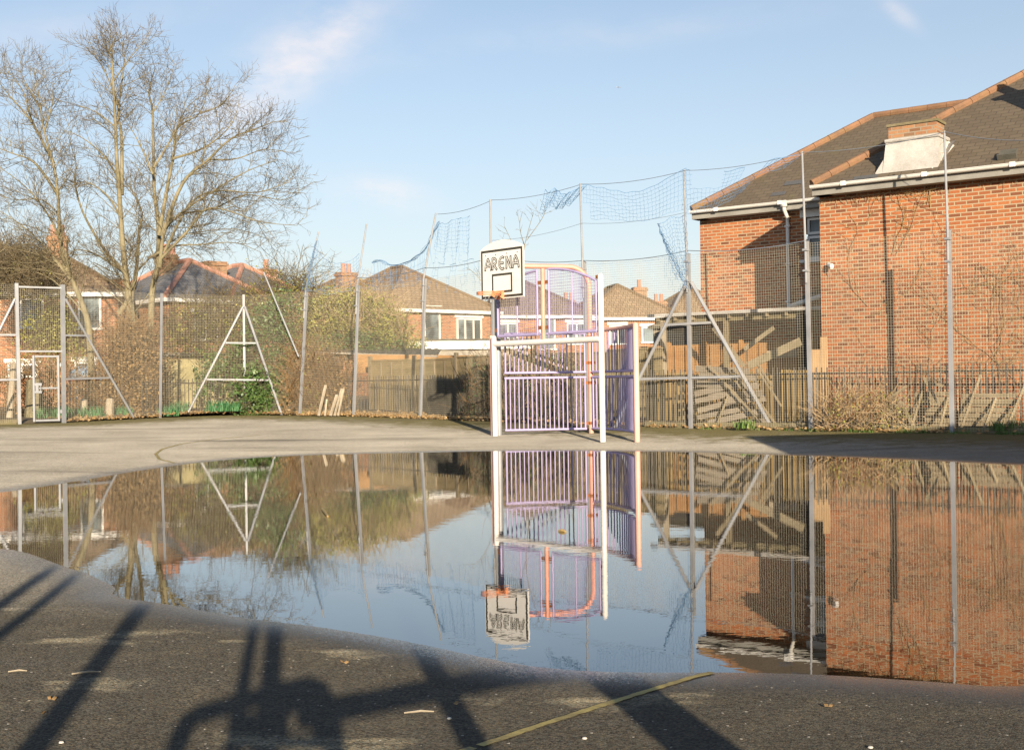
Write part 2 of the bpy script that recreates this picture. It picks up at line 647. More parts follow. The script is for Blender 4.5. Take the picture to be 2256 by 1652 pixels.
def offset_line(pts, off):
    out = []
    for i, p in enumerate(pts):
        ns = Vector()
        if i > 0:
            ns += fence_normal(pts[i - 1], p)[1]
        if i < len(pts) - 1:
            ns += fence_normal(p, pts[i + 1])[1]
        ns.normalize()
        out.append(Vector((p.x + ns.x * off, p.y + ns.y * off, p.z)))
    return out


def line_dist(X, Y, pts):
    d2 = np.full(X.shape, 1e18)
    for a, b in zip(pts[:-1], pts[1:]):
        ex, ey = b.x - a.x, b.y - a.y
        t = np.clip(((X - a.x) * ex + (Y - a.y) * ey) / (ex * ex + ey * ey), 0, 1)
        d2 = np.minimum(d2, (X - a.x - t * ex) ** 2 + (Y - a.y - t * ey) ** 2)
    return np.sqrt(d2)


# ------------------------------------------------------------------ ground
def axis(segs):
    out = []
    for a, b, st in segs:
        n = max(1, int(round((b - a) / st)))
        out += [a + (b - a) * i / n for i in range(n)]
    out.append(segs[-1][1])
    return np.array(out)


def ground_material():
    m, nt, b = new_mat('asphalt')
    t = NT(nt)
    tc = t.n('ShaderNodeTexCoord').outputs['Object']

    def attr(nm):
        a = t.n('ShaderNodeAttribute')
        a.attribute_name = nm
        return a.outputs['Fac']
    sd, moss, damp = attr('sd'), attr('moss'), attr('damp')
    big = t.noise(tc, .55, 5, .6)
    streak = t.noise(tc, 1.1, 4, .6, (.8, 1.6, 1))
    med = t.noise(tc, 3.0, 5, .65)
    grain = t.noise(tc, 95, 3, .75)
    vor = t.n('ShaderNodeTexVoronoi')
    vor.inputs['Scale'].default_value = 125
    t.l(tc, vor.inputs['Vector'])
    vs = t.n('ShaderNodeSeparateColor')
    t.l(vor.outputs['Color'], vs.inputs[0])
    dry = t.ramp(big, [(.3, (.165, .153, .127)), (.5, (.215, .20, .168)), (.7, (.26, .243, .205))])
    wetc = t.ramp(med, [(.3, (.031, .028, .021)), (.55, (.048, .043, .032)), (.75, (.066, .058, .042))])
    # pale silty dried patches on the damp asphalt
    patch = t.math('MULTIPLY', t.math('SUBTRACT', streak, .60), 7.0, clamp=True)
    wetc = t.mix(t.math('MULTIPLY', patch, .75), wetc, (.27, .24, .165))
    dampn = t.math('ADD', damp, t.math('MULTIPLY', t.math('SUBTRACT', med, .5), .5), clamp=True)
    cc = t.mix(dampn, dry, wetc)
    cc = t.mix(t.math('MULTIPLY', t.math('SUBTRACT', t.math('ADD', moss, t.math('MULTIPLY', t.math('SUBTRACT', med, .5), 1.4)), .28), 2.2, clamp=True), cc, (.075, .066, .028))
    shadow_streak = t.noise(tc, .9, 4, .62, (.16, 1.5, 1))  # long tree-shadow streaks, painted dark into the asphalt colour
    cc = t.mix(t.math('MULTIPLY', t.math('SUBTRACT', shadow_streak, .56), 5.0, clamp=True), cc, (.06, .055, .045))
    # stone chips
    g2 = t.math('MULTIPLY', t.math('ADD', t.math('MULTIPLY', vs.outputs[0], 1.1), grain), .62)
    gm = t.n('ShaderNodeVectorMath', operation='SCALE')
    t.l(cc, gm.inputs[0])
    t.l(t.math('MAXIMUM', t.math('SUBTRACT', t.math('MULTIPLY', g2, 2.0), .20), .15), gm.inputs['Scale'])
    cc = gm.outputs[0]
    hue = t.mix(vs.outputs[2], (1.12, .99, .86), (.88, 1.0, 1.13))
    hm = t.n('ShaderNodeVectorMath', operation='MULTIPLY')
    t.l(cc, hm.inputs[0])
    t.l(hue, hm.inputs[1])
    cc = hm.outputs[0]
    spark = t.math('GREATER_THAN', vs.outputs[1], .998)
    cc = t.mix(t.math('MULTIPLY', spark, .55), cc, (.5, .47, .42))
    # wetness next to the water
    wn = t.math('ADD', sd, t.math('MULTIPLY', t.math('SUBTRACT', grain, .5), .35))
    wet = t.math('SUBTRACT', 1.0, t.math('DIVIDE', wn, .45), clamp=True)
    wm = t.n('ShaderNodeVectorMath', operation='SCALE')
    t.l(cc, wm.inputs[0])
    t.l(t.math('SUBTRACT', 1.0, t.math('MULTIPLY', wet, .6)), wm.inputs['Scale'])
    t.l(wm.outputs[0], b.inputs['Base Color'])
    t.l(t.math('SUBTRACT', .88, t.math('MULTIPLY', wet, .62)), b.inputs['Roughness'])
    b.inputs['Diffuse Roughness'].default_value = 1.0
    t.l(t.math('ADD', .25, t.math('MULTIPLY', wet, .5)), b.inputs['Specular IOR Level'])
    hh = t.math('ADD', t.math('MULTIPLY', vor.outputs['Distance'], -.8), grain)
    t.bump(hh, .8, .004, b)
    # film of water standing between the stones at the very edge
    gl = t.n('ShaderNodeBsdfGlossy')
    gl.inputs['Roughness'].default_value = .16
    gl.inputs['Color'].default_value = (.8, .8, .8, 1)
    fr = t.n('ShaderNodeFresnel')
    fr.inputs['IOR'].default_value = 1.5
    film = t.math('MULTIPLY', t.math('SUBTRACT', .20, t.math('ADD', sd, t.math('MULTIPLY', t.math('SUBTRACT', g2, .62), .34))), 4.0, clamp=True)
    ms = t.n('ShaderNodeMixShader')
    t.l(t.math('MULTIPLY', film, fr.outputs[0]), ms.inputs[0])
    t.l(b.outputs[0], ms.inputs[1])
    t.l(gl.outputs[0], ms.inputs[2])
    t.l(ms.outputs[0], nt.nodes['Material Output'].inputs[0])
    return m


def build_ground():
    xs = axis([(-400, -60, 40), (-60, -16, 4), (-16, -9, .5), (-9, 11, .1), (11, 18, .5), (18, 60, 4), (60, 400, 40)])
    ys = axis([(-60, -10, 5), (-10, 2, .5), (2, 23, .1), (23, 40, .4), (40, 80, 5), (80, 700, 60)])
    X, Y = np.meshgrid(xs, ys)
    sdv = shore_sd(X, Y)
    Z = height_from_sd(sdv)
    nx, ny = len(xs), len(ys)
    verts = np.stack([X.ravel(), Y.ravel(), Z.ravel()], 1)
    idx = np.arange(nx * ny).reshape(ny, nx)
    faces = np.stack([idx[:-1, :-1].ravel(), idx[:-1, 1:].ravel(), idx[1:, 1:].ravel(), idx[1:, :-1].ravel()], 1)
    me = bpy.data.meshes.new('asphalt_ground')
    me.from_pydata(verts.tolist(), [], faces.tolist())
    fd = line_dist(X, Y, FLINE).ravel()
    moss = np.clip(1 - fd / 4.0, 0, 1) ** .7
    damp = np.clip((9.0 - Y.ravel()) / 3.0, 0, 1)
    damp = np.maximum(damp, np.clip((X.ravel() - 4) / 4, 0, 1) * .6)
    for nm, arr in (('sd', sdv.ravel()), ('moss', moss), ('damp', damp)):
        a = me.attributes.new(nm, 'FLOAT', 'POINT')
        a.data.foreach_set('value', arr.astype(np.float32))
    me.polygons.foreach_set('use_smooth', [True] * len(me.polygons))
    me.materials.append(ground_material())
    o = bpy.data.objects.new('asphalt_ground', me)
    col.objects.link(o)
    kind(o, 'structure')


build_ground()


def water_material():
    m, nt, b = new_mat('puddle water')
    t = NT(nt)
    tc = t.n('ShaderNodeTexCoord').outputs['Object']
    n1 = t.noise(tc, 5.0, 3, .55, (1, 1.6, 1))
    n2 = t.noise(tc, 22.0, 2, .5)
    n3 = t.noise(tc, .35, 2, .5)
    h = t.math('ADD', t.math('MULTIPLY', n1, t.math('MULTIPLY', t.math('SUBTRACT', n3, .25), 2.0, clamp=True)), t.math('MULTIPLY', n2, .04))
    bp = t.n('ShaderNodeBump')
    bp.inputs['Strength'].default_value = .35
    bp.inputs['Distance'].default_value = .0016
    t.l(h, bp.inputs['Height'])
    df = t.n('ShaderNodeBsdfDiffuse')
    df.inputs['Color'].default_value = (.016, .012, .006, 1)
    gl = t.n('ShaderNodeBsdfGlossy')
    gl.inputs['Roughness'].default_value = 0.0
    gl.inputs['Color'].default_value = (.95, .95, .95, 1)
    t.l(bp.outputs[0], gl.inputs['Normal'])
    fr = t.n('ShaderNodeFresnel')
    fr.inputs['IOR'].default_value = 1.8
    ms = t.n('ShaderNodeMixShader')
    t.l(t.math('MULTIPLY', fr.outputs[0], 1.22, clamp=True), ms.inputs[0])
    t.l(df.outputs[0], ms.inputs[1])
    t.l(gl.outputs[0], ms.inputs[2])
    t.l(ms.outputs[0], nt.nodes['Material Output'].inputs[0])
    return m


def build_water():
    mb = MB()
    # flat water sheet reaching a little under the sloping shore
    c = Vector((0.6, 11, 0))
    pts = []
    for (x, y) in SHORE:
        d = Vector((x, y, 0)) - c
        pts.append(Vector((x, y, 0)) + d.normalized() * .35)
    mb.poly(pts[::-1])
    o = mb.build('puddle_water', water_material())
    kind(o, 'structure')


build_water()


def ground_strip(name, pts, width, mat, lift=.004, step=.03, jitter=0):
    """painted line lying on the ground along pts (list of Vectors)"""
    rng = random.Random(5)
    dense = []
    for a, b in zip(pts[:-1], pts[1:]):
        n = max(1, int((b - a).length / step))
        dense += [lerp(a, b, i / n) for i in range(n)]
    dense.append(pts[-1])
    mb = MB()
    prev = None
    for i, p in enumerate(dense):
        d = dense[min(i + 1, len(dense) - 1)] - dense[max(i - 1, 0)]
        d.z = 0
        d.normalize()
        n = Vector((-d.y, d.x, 0))
        w1 = width / 2 + rng.uniform(-jitter, jitter)
        w2 = width / 2 + rng.uniform(-jitter, jitter)
        a, b = p + n * w1, p - n * w2
        a.z = gz(a.x, a.y) + lift
        b.z = gz(b.x, b.y) + lift
        if prev and not (jitter and rng.random() < .02):
            mb.poly([prev[0], prev[1], b, a])
        prev = (a, b)
    o = mb.build(name, mat)
    return kind(o, 'structure')


ground_strip('yellow_court_line', [G(985, 1668), G(1150, 1612), G(1290, 1566), G(1420, 1525), G(1520, 1494), G(1570, 1482)], .034, M['yellow'], jitter=.003)
ground_strip('yellow_court_circle', [G(575, 958), G(470, 968), G(400, 978), G(358, 989), G(343, 1000), G(352, 1012), G(385, 1020)], .05, M['yellow'], jitter=.008)

# garden soil beyond the fence
def build_soil():
    rng = random.Random(3)
    m, nt, b = new_mat('leafy soil')
    t = NT(nt)
    tc = t.n('ShaderNodeTexCoord').outputs['Object']
    n1 = t.noise(tc, 1.2, 6, .7)
    n2 = t.noise(tc, 25, 4, .7)
    cc = t.ramp(t.math('ADD', t.math('MULTIPLY', n1, .6), t.math('MULTIPLY', n2, .4)), [(.35, (.06, .045, .025)), (.5, (.15, .11, .06)), (.65, (.27, .2, .12))])
    t.l(cc, b.inputs['Base Color'])
    b.inputs['Roughness'].default_value = 1
    t.bump(n2, .8, .02, b)
    near = [Vector((-45, 12, .3))] + offset_line(FLINE, .08) + [Vector((30, 5, .2))]
    mid = [Vector((-46, 14, .4))] + offset_line(FLINE, .8) + [Vector((31, 6, .25))]
    far = [Vector((-90, 60, .6))] + [Vector((p.x * 3, 110 if 0 else p.y * 2.2 + 25, .6)) for p in FLINE] + [Vector((110, 40, .5))]
    mb = MB()
    for i in range(len(near) - 1):
        for r0, r1, z0, z1 in ((near, mid, .02, .10), (mid, far, .10, .35)):
            q = [r0[i].copy(), r0[i + 1].copy(), r1[i + 1].copy(), r1[i].copy()]
            zz = [z0, z0, z1, z1]
            for k in range(4):
                base = q[k].z if k < 2 or r1 is not far else .25
                q[k].z = base + zz[k]
            mb.poly(q)
    kind(mb.build('garden_soil', m), 'structure')


build_soil()


# ------------------------------------------------------------------ mesh fence
def mesh_panel(mb, a0, b0, a1, b1, cell=.05, w=.0044):
    """welded wire grid in the quad a0-b0 (bottom) a1-b1 (top)"""
    L = (b0 - a0).length
    H = max((a1 - a0).length, (b1 - b0).length)
    n = max(2, int(L / cell))
    m = max(2, int(H / cell))
    d, nn = fence_normal(a0, b0)

    def strand(p, q):
        i = len(mb.v)
        dd = (q - p).normalized()
        x = dd.cross(nn).normalized() * w / 2
        y = nn * w / 2
        for r in (p, q):
            mb.v.extend([tuple(r + x), tuple(r + y), tuple(r - x), tuple(r - y)])
        for j in range(4):
            mb.f.append((i + j, i + (j + 1) % 4, i + 4 + (j + 1) % 4, i + 4 + j))
    for i in range(n + 1):
        t = i / n
        strand(lerp(a0, b0, t), lerp(a1, b1, t))
    for j in range(m + 1):
        t = j / m
        off = nn * w
        strand(lerp(a0, a1, t) + off, lerp(b0, b1, t) + off)


def build_fence():
    root = thing('mesh_fence', POST['A'][0], 'tall grey steel mesh fence with braced posts enclosing the court', 'fence')
    back = Vector((0, 0, 0))
    for k in ORDER:
        b, t, pole, s = POST[k]
        mb = MB()
        w = .085 if k in 'zab' else (.07 if k in 'ijkm' else .065)
        if k == 'c':
            w = .055
        i = ORDER.index(k)
        q0, q1 = FLINE[max(0, i - 1)], FLINE[min(len(FLINE) - 1, i + 1)]
        d, n = fence_normal(q0, q1)
        lo = Vector((b.x, b.y, b.z - .1))
        mb.box((lo + t) / 2, d * w / 2, n * w / 2, (t - lo) / 2)
        mb.box(t + UP * .006, d * (w / 2 + .004), n * (w / 2 + .004), UP * .006)
        mb.build('post', M['galv'], root)
        if pole:
            pm = MB()
            j0 = lerp(b, t, .78) - n * (w / 2 + .026) + d * 0.0
            top = pole - n * (w / 2 + .026)
            j1 = t - n * (w / 2 + .026)
            pm.tube([j0, j1, lerp(j1, top, .5), top], [.024, .024, .022, .021], 8)
            pm.build('net_pole', M['galv'], root)
            for f_ in (.3, .8):
                cm = MB()
                c = lerp(j0, j1, f_)
                cm.box(c + n * .02, d * (w / 2 + .012), n * (w / 2 + .034), UP * .018)
                cm.build('clamp', M['galv'], root)
    for k0, k1 in zip(ORDER[:-1], ORDER[1:]):
        b0, t0 = POST[k0][0], POST[k0][1]
        b1, t1 = POST[k1][0], POST[k1][1]
        d, n = fence_normal(b0, b1)
        off = n * .05
        mb = MB()
        if k0 == 'a':
            f0 = .52
            lo0, lo1 = lerp(b0, t0, f0), lerp(b1, t1, f0)
            mesh_panel(mb, lo0 + off, lo1 + off, t0 + off - UP * .06, t1 + off - UP * .06)
            mb.build('mesh_panel', M['wire'], root)
            for ra, rb in ((lo0, lo1), (t0 - UP * .08, t1 - UP * .08)):
                r = MB()
                r.bar(ra, rb, .03, .045)
                r.build('rail', M['galv'], root)
            continue
        e0 = t0 + off - UP * .02
        e1 = t1 + off - UP * .02
        mesh_panel(mb, b0 + off + UP * .06, b1 + off + UP * .06, e0, e1)
        mb.build('mesh_panel', M['wire'], root)
    # bracing beside the gate
    def rails(pairs, w=.035, h=.05):
        for (p, q) in pairs:
            r = MB()
            r.bar(p, q, w, h)
            r.build('rail', M['galv'], root)

    def brace(p, q, r=.03):
        m_ = MB()
        m_.tube([p, q], r, 8)
        m_.build('brace', M['galv'], root)
    b, t = POST['b'][0], POST['b'][1]
    c0, c1 = POST['c'][0], POST['c'][1]
    d, n = fence_normal(b, c0)
    inn = -n * .03
    foot = lerp(b, c0, .69)
    brace(lerp(b, t, .90) + inn + d * .06, foot + inn * 2.0 + UP * .02, .034)
    rails([(lerp(b, t, .635) + inn, lerp(b, t, .635) + (foot - b) * .365 + inn), (lerp(b, t, .318) + inn, lerp(b, t, .318) + (foot - b) * .65 + inn)])
    z0, z1, a0, a1 = POST['z'][0], POST['z'][1], POST['a'][0], POST['a'][1]
    d2, n2 = fence_normal(z0, a0)
    brace(lerp(a0, a1, .89) - d2 * .05 - n2 * .03, lerp(a0, z0, .42) - n2 * .05 + UP * .9, .034)
    rails([(lerp(a0, a1, .635) - n2 * .03, lerp(z0, z1, .635) - n2 * .03), (lerp(a0, a1, .318) - n2 * .03, lerp(z0, z1, .318) - n2 * .03)])
    # corner A frame: two sloping legs and two ties
    Ab, At = POST['A'][0], POST['A'][1]
    YA = F / 72.5
    ap = P(538, 676, YA)
    fl, fr = P(412, 913, F / 74.5), P(621, 915, F / 74.5)
    brace(ap - Vector((.03, .05, 0)), fl, .038)
    brace(ap + Vector((.03, -.05, 0)), fr, .038)
    for y in (757, 838):
        tt = (y - 676) / (914 - 676)
        rails([(lerp(ap, fl, tt), lerp(ap, fr, tt))])
    # leaning prop against the post beside the corner
    Yd = POST['d'][0].y
    brace(P(581, 600, Yd + .35), P(618, 690, Yd + .15), .022)
    brace(P(618, 690, Yd + .15), P(658, 786, Yd - .06), .026)
    # A frame on the right
    Yi = POST['i'][0].y
    ap = P(1517, 622, Yi - .05)
    fl, fr = P(1352, 948, Yi + 1.0), P(1703, 948, Yi - .95)
    brace(ap - Vector((.05, .03, 0)), fl, .038)
    brace(ap + Vector((.05, -.03, 0)), fr, .042)
    for y, e in ((713, 1.0), (832, 1.0)):
        tt = (y - 622) / (948 - 622)
        rails([(lerp(ap, fl, tt), lerp(ap, fr, tt))])
    return root


build_fence()


def build_gate():
    a, b = POST['a'][0], POST['b'][0]
    d, n = fence_normal(a, b)
    L = (b - a).length
    H = 145 / 84.0
    h0 = b - d * .12 + UP * .06
    o0 = h0 - d * (L * .56) - n * .02
    root = thing('metal_gate', o0, 'narrow grey mesh gate with lock box below the opening between two tall posts', 'gate')
    fw = .05
    m_ = MB()
    for p in (o0, h0):
        m_.bar(p, p + UP * H, fw)
    for z in (fw / 2 + .002, H - fw / 2 - .002):
        m_.bar(o0 + UP * z + d * fw / 2, h0 + UP * z - d * fw / 2, fw * .96, fw * .96)
    m_.build('gate_frame', M['galv'], root)
    m_ = MB()
    m_.bar(o0 + UP * .87 + d * fw / 2, h0 + UP * .87 - d * fw / 2, .04, .04)
    m_.build('mid_rail', M['galv'], root)
    m_ = MB()
    mesh_panel(m_, o0 + n * .01 + UP * .05, h0 + n * .01 + UP * .05, o0 + n * .01 + UP * (H - .05), h0 + n * .01 + UP * (H - .05))
    m_.build('mesh_panel', M['wire'], root)
    m_ = MB()
    c = o0 + d * .09 - n * .05 + UP * .87
    m_.box(c + UP * .10, d * .09, n * .012, UP * .035)
    m_.box(c - UP * .10, d * .09, n * .012, UP * .03)
    m_.box(c - d * .03, d * .035, n * .02, UP * .12)
    m_.tube([c + d * .06 + UP * .07, c + d * .08, c + d * .06 - UP * .07], .014, 6)
    m_.build('lock_box', M['galv'], root)
    m_ = MB()
    for z in (.25, H - .25):
        m_.tube([h0 + d * .05 + UP * (z - .05), h0 + d * .05 + UP * (z + .05)], .018, 8)
        m_.bar(h0 + UP * z, h0 + d * .1 + UP * z, .012, .03)
    m_.build('hinge', M['galv'], root)


build_gate()


# ------------------------------------------------------------------ goal with basketball board
def build_goal():
    L0 = P(1091, 961, F / 111.0)
    R0 = P(1328, 971, F / 122.0)
    L0.z -= .02
    R0.z -= .02
    md = R0 - L0
    md.z = 0
    W = md.length
    md.normalize()
    mn = Vector((-md.y, md.x, 0))          # away from the court
    sL, sR = 111., 122.
    root = thing('sports_goal', L0, 'white lilac and orange steel sports goal with barred recess at the court edge', 'goal')

    def M1(px, py):    # point on the goal mouth plane
        d = ray(px, py)
        k = mn.x * L0.x + mn.y * L0.y
        return PL(px, py, (mn.x, mn.y), k)

    def part(nm, mat, fn, smooth=False):
        m_ = MB()
        fn(m_)
        return m_.build(nm, M[mat], root, smooth)
    rp = .053
    topR = M1(1322, 603)
    part('post', 'goal_white', lambda m_: (m_.tube([R0, Vector((R0.x, R0.y, topR.z - .04)), Vector((R0.x, R0.y, topR.z))], [rp, rp, rp * .7], 12)), True)
    cbL, cbR = M1(1092, 756), M1(1324, 749)
    zc = (cbL.z + cbR.z) / 2
    part('post', 'goal_white', lambda m_: m_.tube([L0, Vector((L0.x, L0.y, zc + .13)), Vector((L0.x, L0.y, zc + .16))], [rp, rp, rp * .7], 12), True)
    part('crossbar', 'goal_white', lambda m_: m_.tube([Vector((L0.x, L0.y, zc)) + md * rp * .5, Vector((R0.x, R0.y, zc)) - md * rp * .5], .058, 12), True)
    # basketball post just behind the left goal post
    bp0 = L0 - md * .06 + mn * .16
    part('board_post', 'galv', lambda m_: m_.tube([bp0, Vector((bp0.x, bp0.y, 3.0))], .06, 12), True)
    part('post', 'pink', lambda m_: m_.tube([L0 - md * .14 + mn * .05, L0 - md * .14 + mn * .05 + UP * (zc + .1)], .03, 10), True)
    # centre stem on the crossbar
    st = lambda f: lerp(Vector((L0.x, L0.y, 0)), Vector((R0.x, R0.y, 0)), f)
    # fraction of the mouth at the stem: solve from the photo
    sx = M1(1197, 700)
    fs = (Vector((sx.x, sx.y, 0)) - Vector((L0.x, L0.y, 0))).length / W
    zs = M1(1196, 592).z
    S0 = st(fs)
    part('stem', 'orange', lambda m_: m_.tube([S0 + UP * (zc + .02), S0 + UP * zs], .042, 12), True)
    # back post and overhead tube
    B0 = P(1303, 957, F / 109.5)
    ztop = P(1262, 588, F / 109.5).z
    zb = ztop
    Btop = Vector((B0.x, B0.y, zb))
    Lb = L0 + mn * .2
    dirb = (Vector((Lb.x, Lb.y, 0)) - Vector((B0.x, B0.y, 0))).normalized()
    arc = []
    R_ = .42
    for i in range(9):
        a = i / 8 * math.pi / 2
        arc.append(Vector((B0.x, B0.y, zb - R_)) + dirb * (R_ * (1 - math.cos(a))) + UP * (R_ * math.sin(a)))
    endp = Vector((Lb.x, Lb.y, zb + .02)) - dirb * .25
    part('back_post', 'orange', lambda m_: m_.tube([B0] + arc + [endp], .05, 12), True)
    # lilac curved-top mesh panels over the crossbar
    zlow0 = zc + .15
    zlo = zlow0

    def arch(f):
        # top height of the lilac panel across the mouth
        e = abs(f - .5) * 2
        return zs - .02 - .36 * e ** 2.2

    def panel(f0, f1):
        fr_ = MB()
        n = 14
        pts = [st(lerp(f0, f1, i / n)) + UP * arch(lerp(f0, f1, i / n)) for i in range(n + 1)]
        bot = [st(f0) + UP * zlo, st(f1) + UP * zlo]
        fr_.tube(pts, .024, 8)
        fr_.tube(bot, .03, 8)
        for f in (f0, (f0 + f1) / 2, f1):
            fr_.tube([st(f) + UP * zlo, st(f) + UP * (arch(f) - .005)], .022 if f != (f0 + f1) / 2 else .016, 8)
        o = fr_.build('upper_panel', M['purple'], root, True)
        wm = MB()
        nv = int((f1 - f0) * W / .055)
        for i in range(1, nv):
            f = lerp(f0, f1, i / nv)
            wm.tube([st(f) + UP * zlo, st(f) + UP * arch(f)], .0035, 4, False)
        nh = int((zs - zlo) / .055)
        for j in range(1, nh + 1):
            z = zlo + j * .055
            cur = None
            for i in range(41):
                f = lerp(f0, f1, i / 40)
                ok = arch(f) > z
                if ok and cur is None:
                    cur = f
                if (not ok or i == 40) and cur is not None:
                    wm.tube([st(cur) + UP * z, st(f) + UP * z], .0035, 4, False)
                    cur = None
        wm.build('infill_mesh', M['purple'], o)
        for f in (f0, f1):
            for zz in (zlo + .12, zs - .62 if f in (0.03, .97) else zs - .26):
                if f < .06 and zz > zlo + .5:
                    continue
                b_ = MB()
                s_ = -1 if f == f0 else 1
                b_.box(st(f) + md * (s_ * .045) + UP * zz, md * .05, mn * .008, UP * .035)
                b_.build('bracket', M['rust'], root)
    panel(.045, fs - .055)
    panel(fs + .055, .962)

    # barred lilac fence panels of the recess
    def barred(A, B, ztopr, zmid, nbars, zbot=.13, bow=0.0, toprail='purple'):
        ax = (B - A)
        ax.z = 0
        Ln = ax.length
        ax.normalize()
        nb = Vector((-ax.y, ax.x, 0))

        def at(f, z):
            q = A + ax * (Ln * f) + nb * (bow * math.sin(math.pi * f))
            return Vector((q.x, q.y, z))
        g0 = A.z
        b_ = MB()
        for i in range(nbars):
            f = (i + .3) / (nbars - .4)
            r = .02 if i in (0, nbars - 1) else .0135
            b_.tube([at(f, g0 + zbot), at(f, zmid - .05)], r, 6)
            b_.tube([at(f, zmid + .055), at(f, ztopr)], r, 6)
        o = b_.build('bar_panel', M['purple'], root, True)
        for z in [g0 + zbot, zmid - .05, zmid + .055] + ([ztopr] if toprail == 'purple' else []):
            m_ = MB()
            m_.tube([at(i / 8, z) for i in range(9)], .025, 8)
            m_.build('rail', M['purple'], o, True)
        if toprail == 'pink':
            p_ = MB()
            p_.tube([at(i / 8, ztopr + .02) for i in range(9)], .038, 10)
            p_.build('top_rail', M['pink'], root, True)
    Lp = L0 + mn * .22 + md * .05
    Lp.z = L0.z
    zt = P(1200, 735, 24.0).z
    zm = P(1250, 826, 24.2).z
    Bp = B0 - (B0 - Lp).normalized() * .09
    barred(Lp, Bp, zt, zm, 19, bow=.05)
    K0 = P(1404, 970, F / 122.5)
    zk = P(1402, 711, F / 122.5).z
    part('post', 'pink', lambda m_: m_.tube([K0 - UP * .03, Vector((K0.x, K0.y, zk - .03)), Vector((K0.x, K0.y, zk))], [.052, .052, .036], 12), True)
    Bq = B0 + (K0 - B0).normalized() * .09
    Kq = K0 - (K0 - B0).normalized() * .06
    Kq.z = Bq.z = min(K0.z, B0.z)
    barred(Bq, Kq, P(1365, 722, F / 118.).z, zm, 21, bow=.20, toprail='pink')
    for z in (zt - .08, zm + .24, zm - .16, .32):
        b_ = MB()
        b_.box(Vector((B0.x, B0.y, z)), (B0 - Lp).normalized() * .12, mn * .01, UP * .03)
        b_.tube([Vector((B0.x, B0.y, z - .03)), Vector((B0.x, B0.y, z + .03))], .055, 12)
        b_.build('bracket', M['rust'], root)

    # backboard ------------------------------------------------------
    k = mn.x * L0.x + mn.y * L0.y - .30
    npl = (mn.x, mn.y)
    TL, TR, BL, BR = (PL(x, y, npl, k) for x, y in ((1058, 553), (1153, 541), (1062, 660), (1155.5, 655)))
    z1 = (TL.z + TR.z) / 2
    z0 = (BL.z + BR.z) / 2
    c0 = (TL + BL) / 2
    c1 = (TR + BR) / 2
    bw = ((c1 - c0).x ** 2 + (c1 - c0).y ** 2) ** .5
    bh = z1 - z0
    o = Vector((c0.x, c0.y, z0))
    broot = thing('basketball_backboard', o + md * bw / 2, 'white basketball backboard lettered ARENA with curved top above the goal', 'basketball backboard')

    def B(u, v, e=0.):
        return o + md * u + UP * v - mn * e
    # slab with the curved top
    out = [(0, 0), (bw, 0), (bw, bh)] + [(bw * (1 - i / 12), bh + .16 * math.sin(math.pi * (i / 12)) ** .8) for i in range(1, 12)] + [(0, bh)]
    m_ = MB()
    n = len(out)
    for e in (0.012, -.012):
        m_.poly([B(u, v, e) for u, v in (out if e > 0 else out[::-1])])
    for i in range(n):
        (u0, v0), (u1, v1) = out[i], out[(i + 1) % n]
        m_.poly([B(u0, v0, -.012), B(u1, v1, -.012), B(u1, v1, .012), B(u0, v0, .012)])
    m_.build('board', M['board'], broot)
    m_ = MB()

    def rect(u0, v0, u1, v1, e=.0145):
        m_.poly([B(u0, v0, e), B(u1, v0, e), B(u1, v1, e), B(u0, v1, e)])

    def frame(u0, v0, u1, v1, w):
        rect(u0, v0, u1, v0 + w)
        rect(u0, v1 - w, u1, v1)
        rect(u0, v0 + w, u0 + w, v1 - w)
        rect(u1 - w, v0 + w, u1, v1 - w)
    frame(.02, .02, bw - .02, bh - .012, .045)
    frame(bw * .27, bh * .115, bw * .745, bh * .50, .042)
    m_.build('painted_lines', M['black'], broot)
    # lettering: dark stroke with a white inline
    def strokes(w, e):
        s_ = MB()

        def rib(pts, ext=0.):
            pts = [Vector((p[0], p[1], 0)) for p in pts]
            L_, R__ = [], []
            for i, p in enumerate(pts):
                d = (pts[min(i + 1, len(pts) - 1)] - pts[max(i - 1, 0)]).normalized()
                nn = Vector((-d.y, d.x, 0)) * w / 2
                q = p
                if i == 0:
                    q = p - d * ext
                if i == len(pts) - 1:
                    q = p + d * ext
                L_.append(q + nn)
                R__.append(q - nn)
            for i in range(len(pts) - 1):
                rib.k += 1
                ee = e + rib.k * .00004
                s_.poly([B(L_[i].x, L_[i].y, ee), B(R__[i].x, R__[i].y, ee), B(R__[i + 1].x, R__[i + 1].y, ee), B(L_[i + 1].x, L_[i + 1].y, ee)])
        rib.k = 0
        H = bh * .235
        y0 = bh * .585
        ext = (w - .030) / 2

        def A_(x, ww):
            pts = []
            for i in range(7):
                t_ = i / 6
                pts.append((x + ww * .5 * (t_ ** 1.5), y0 + H * t_))
            for i in range(6, -1, -1):
                t_ = i / 6
                if t_ < 1:
                    pts.append((x + ww - ww * .5 * (t_ ** 1.5), y0 + H * t_))
            # legs bow outward as in the lettering
            pts = []
            for i in range(9):
                t_ = i / 8
                pts.append((x + ww * .5 * (t_ ** 1.9), y0 + H * t_))
            rib(pts, ext)
            rib([(2 * x + ww - p[0], p[1]) for p in pts], ext)
            rib([(x + ww * .13, y0 + H * .36), (x + ww * .87, y0 + H * .36)], 0)

        def arcpts(cx, cy, rx, ry, a0, a1, n_=14):
            return [(cx + rx * math.cos(lerp(a0, a1, i / n_)), cy + ry * math.sin(lerp(a0, a1, i / n_))) for i in range(n_ + 1)]
        ww = bw * .135
        x = bw * .115
        gap = bw * .162
        A_(x, ww)
        x1 = x + gap
        rib([(x1 + .015, y0), (x1 + .015, y0 + H)], ext)
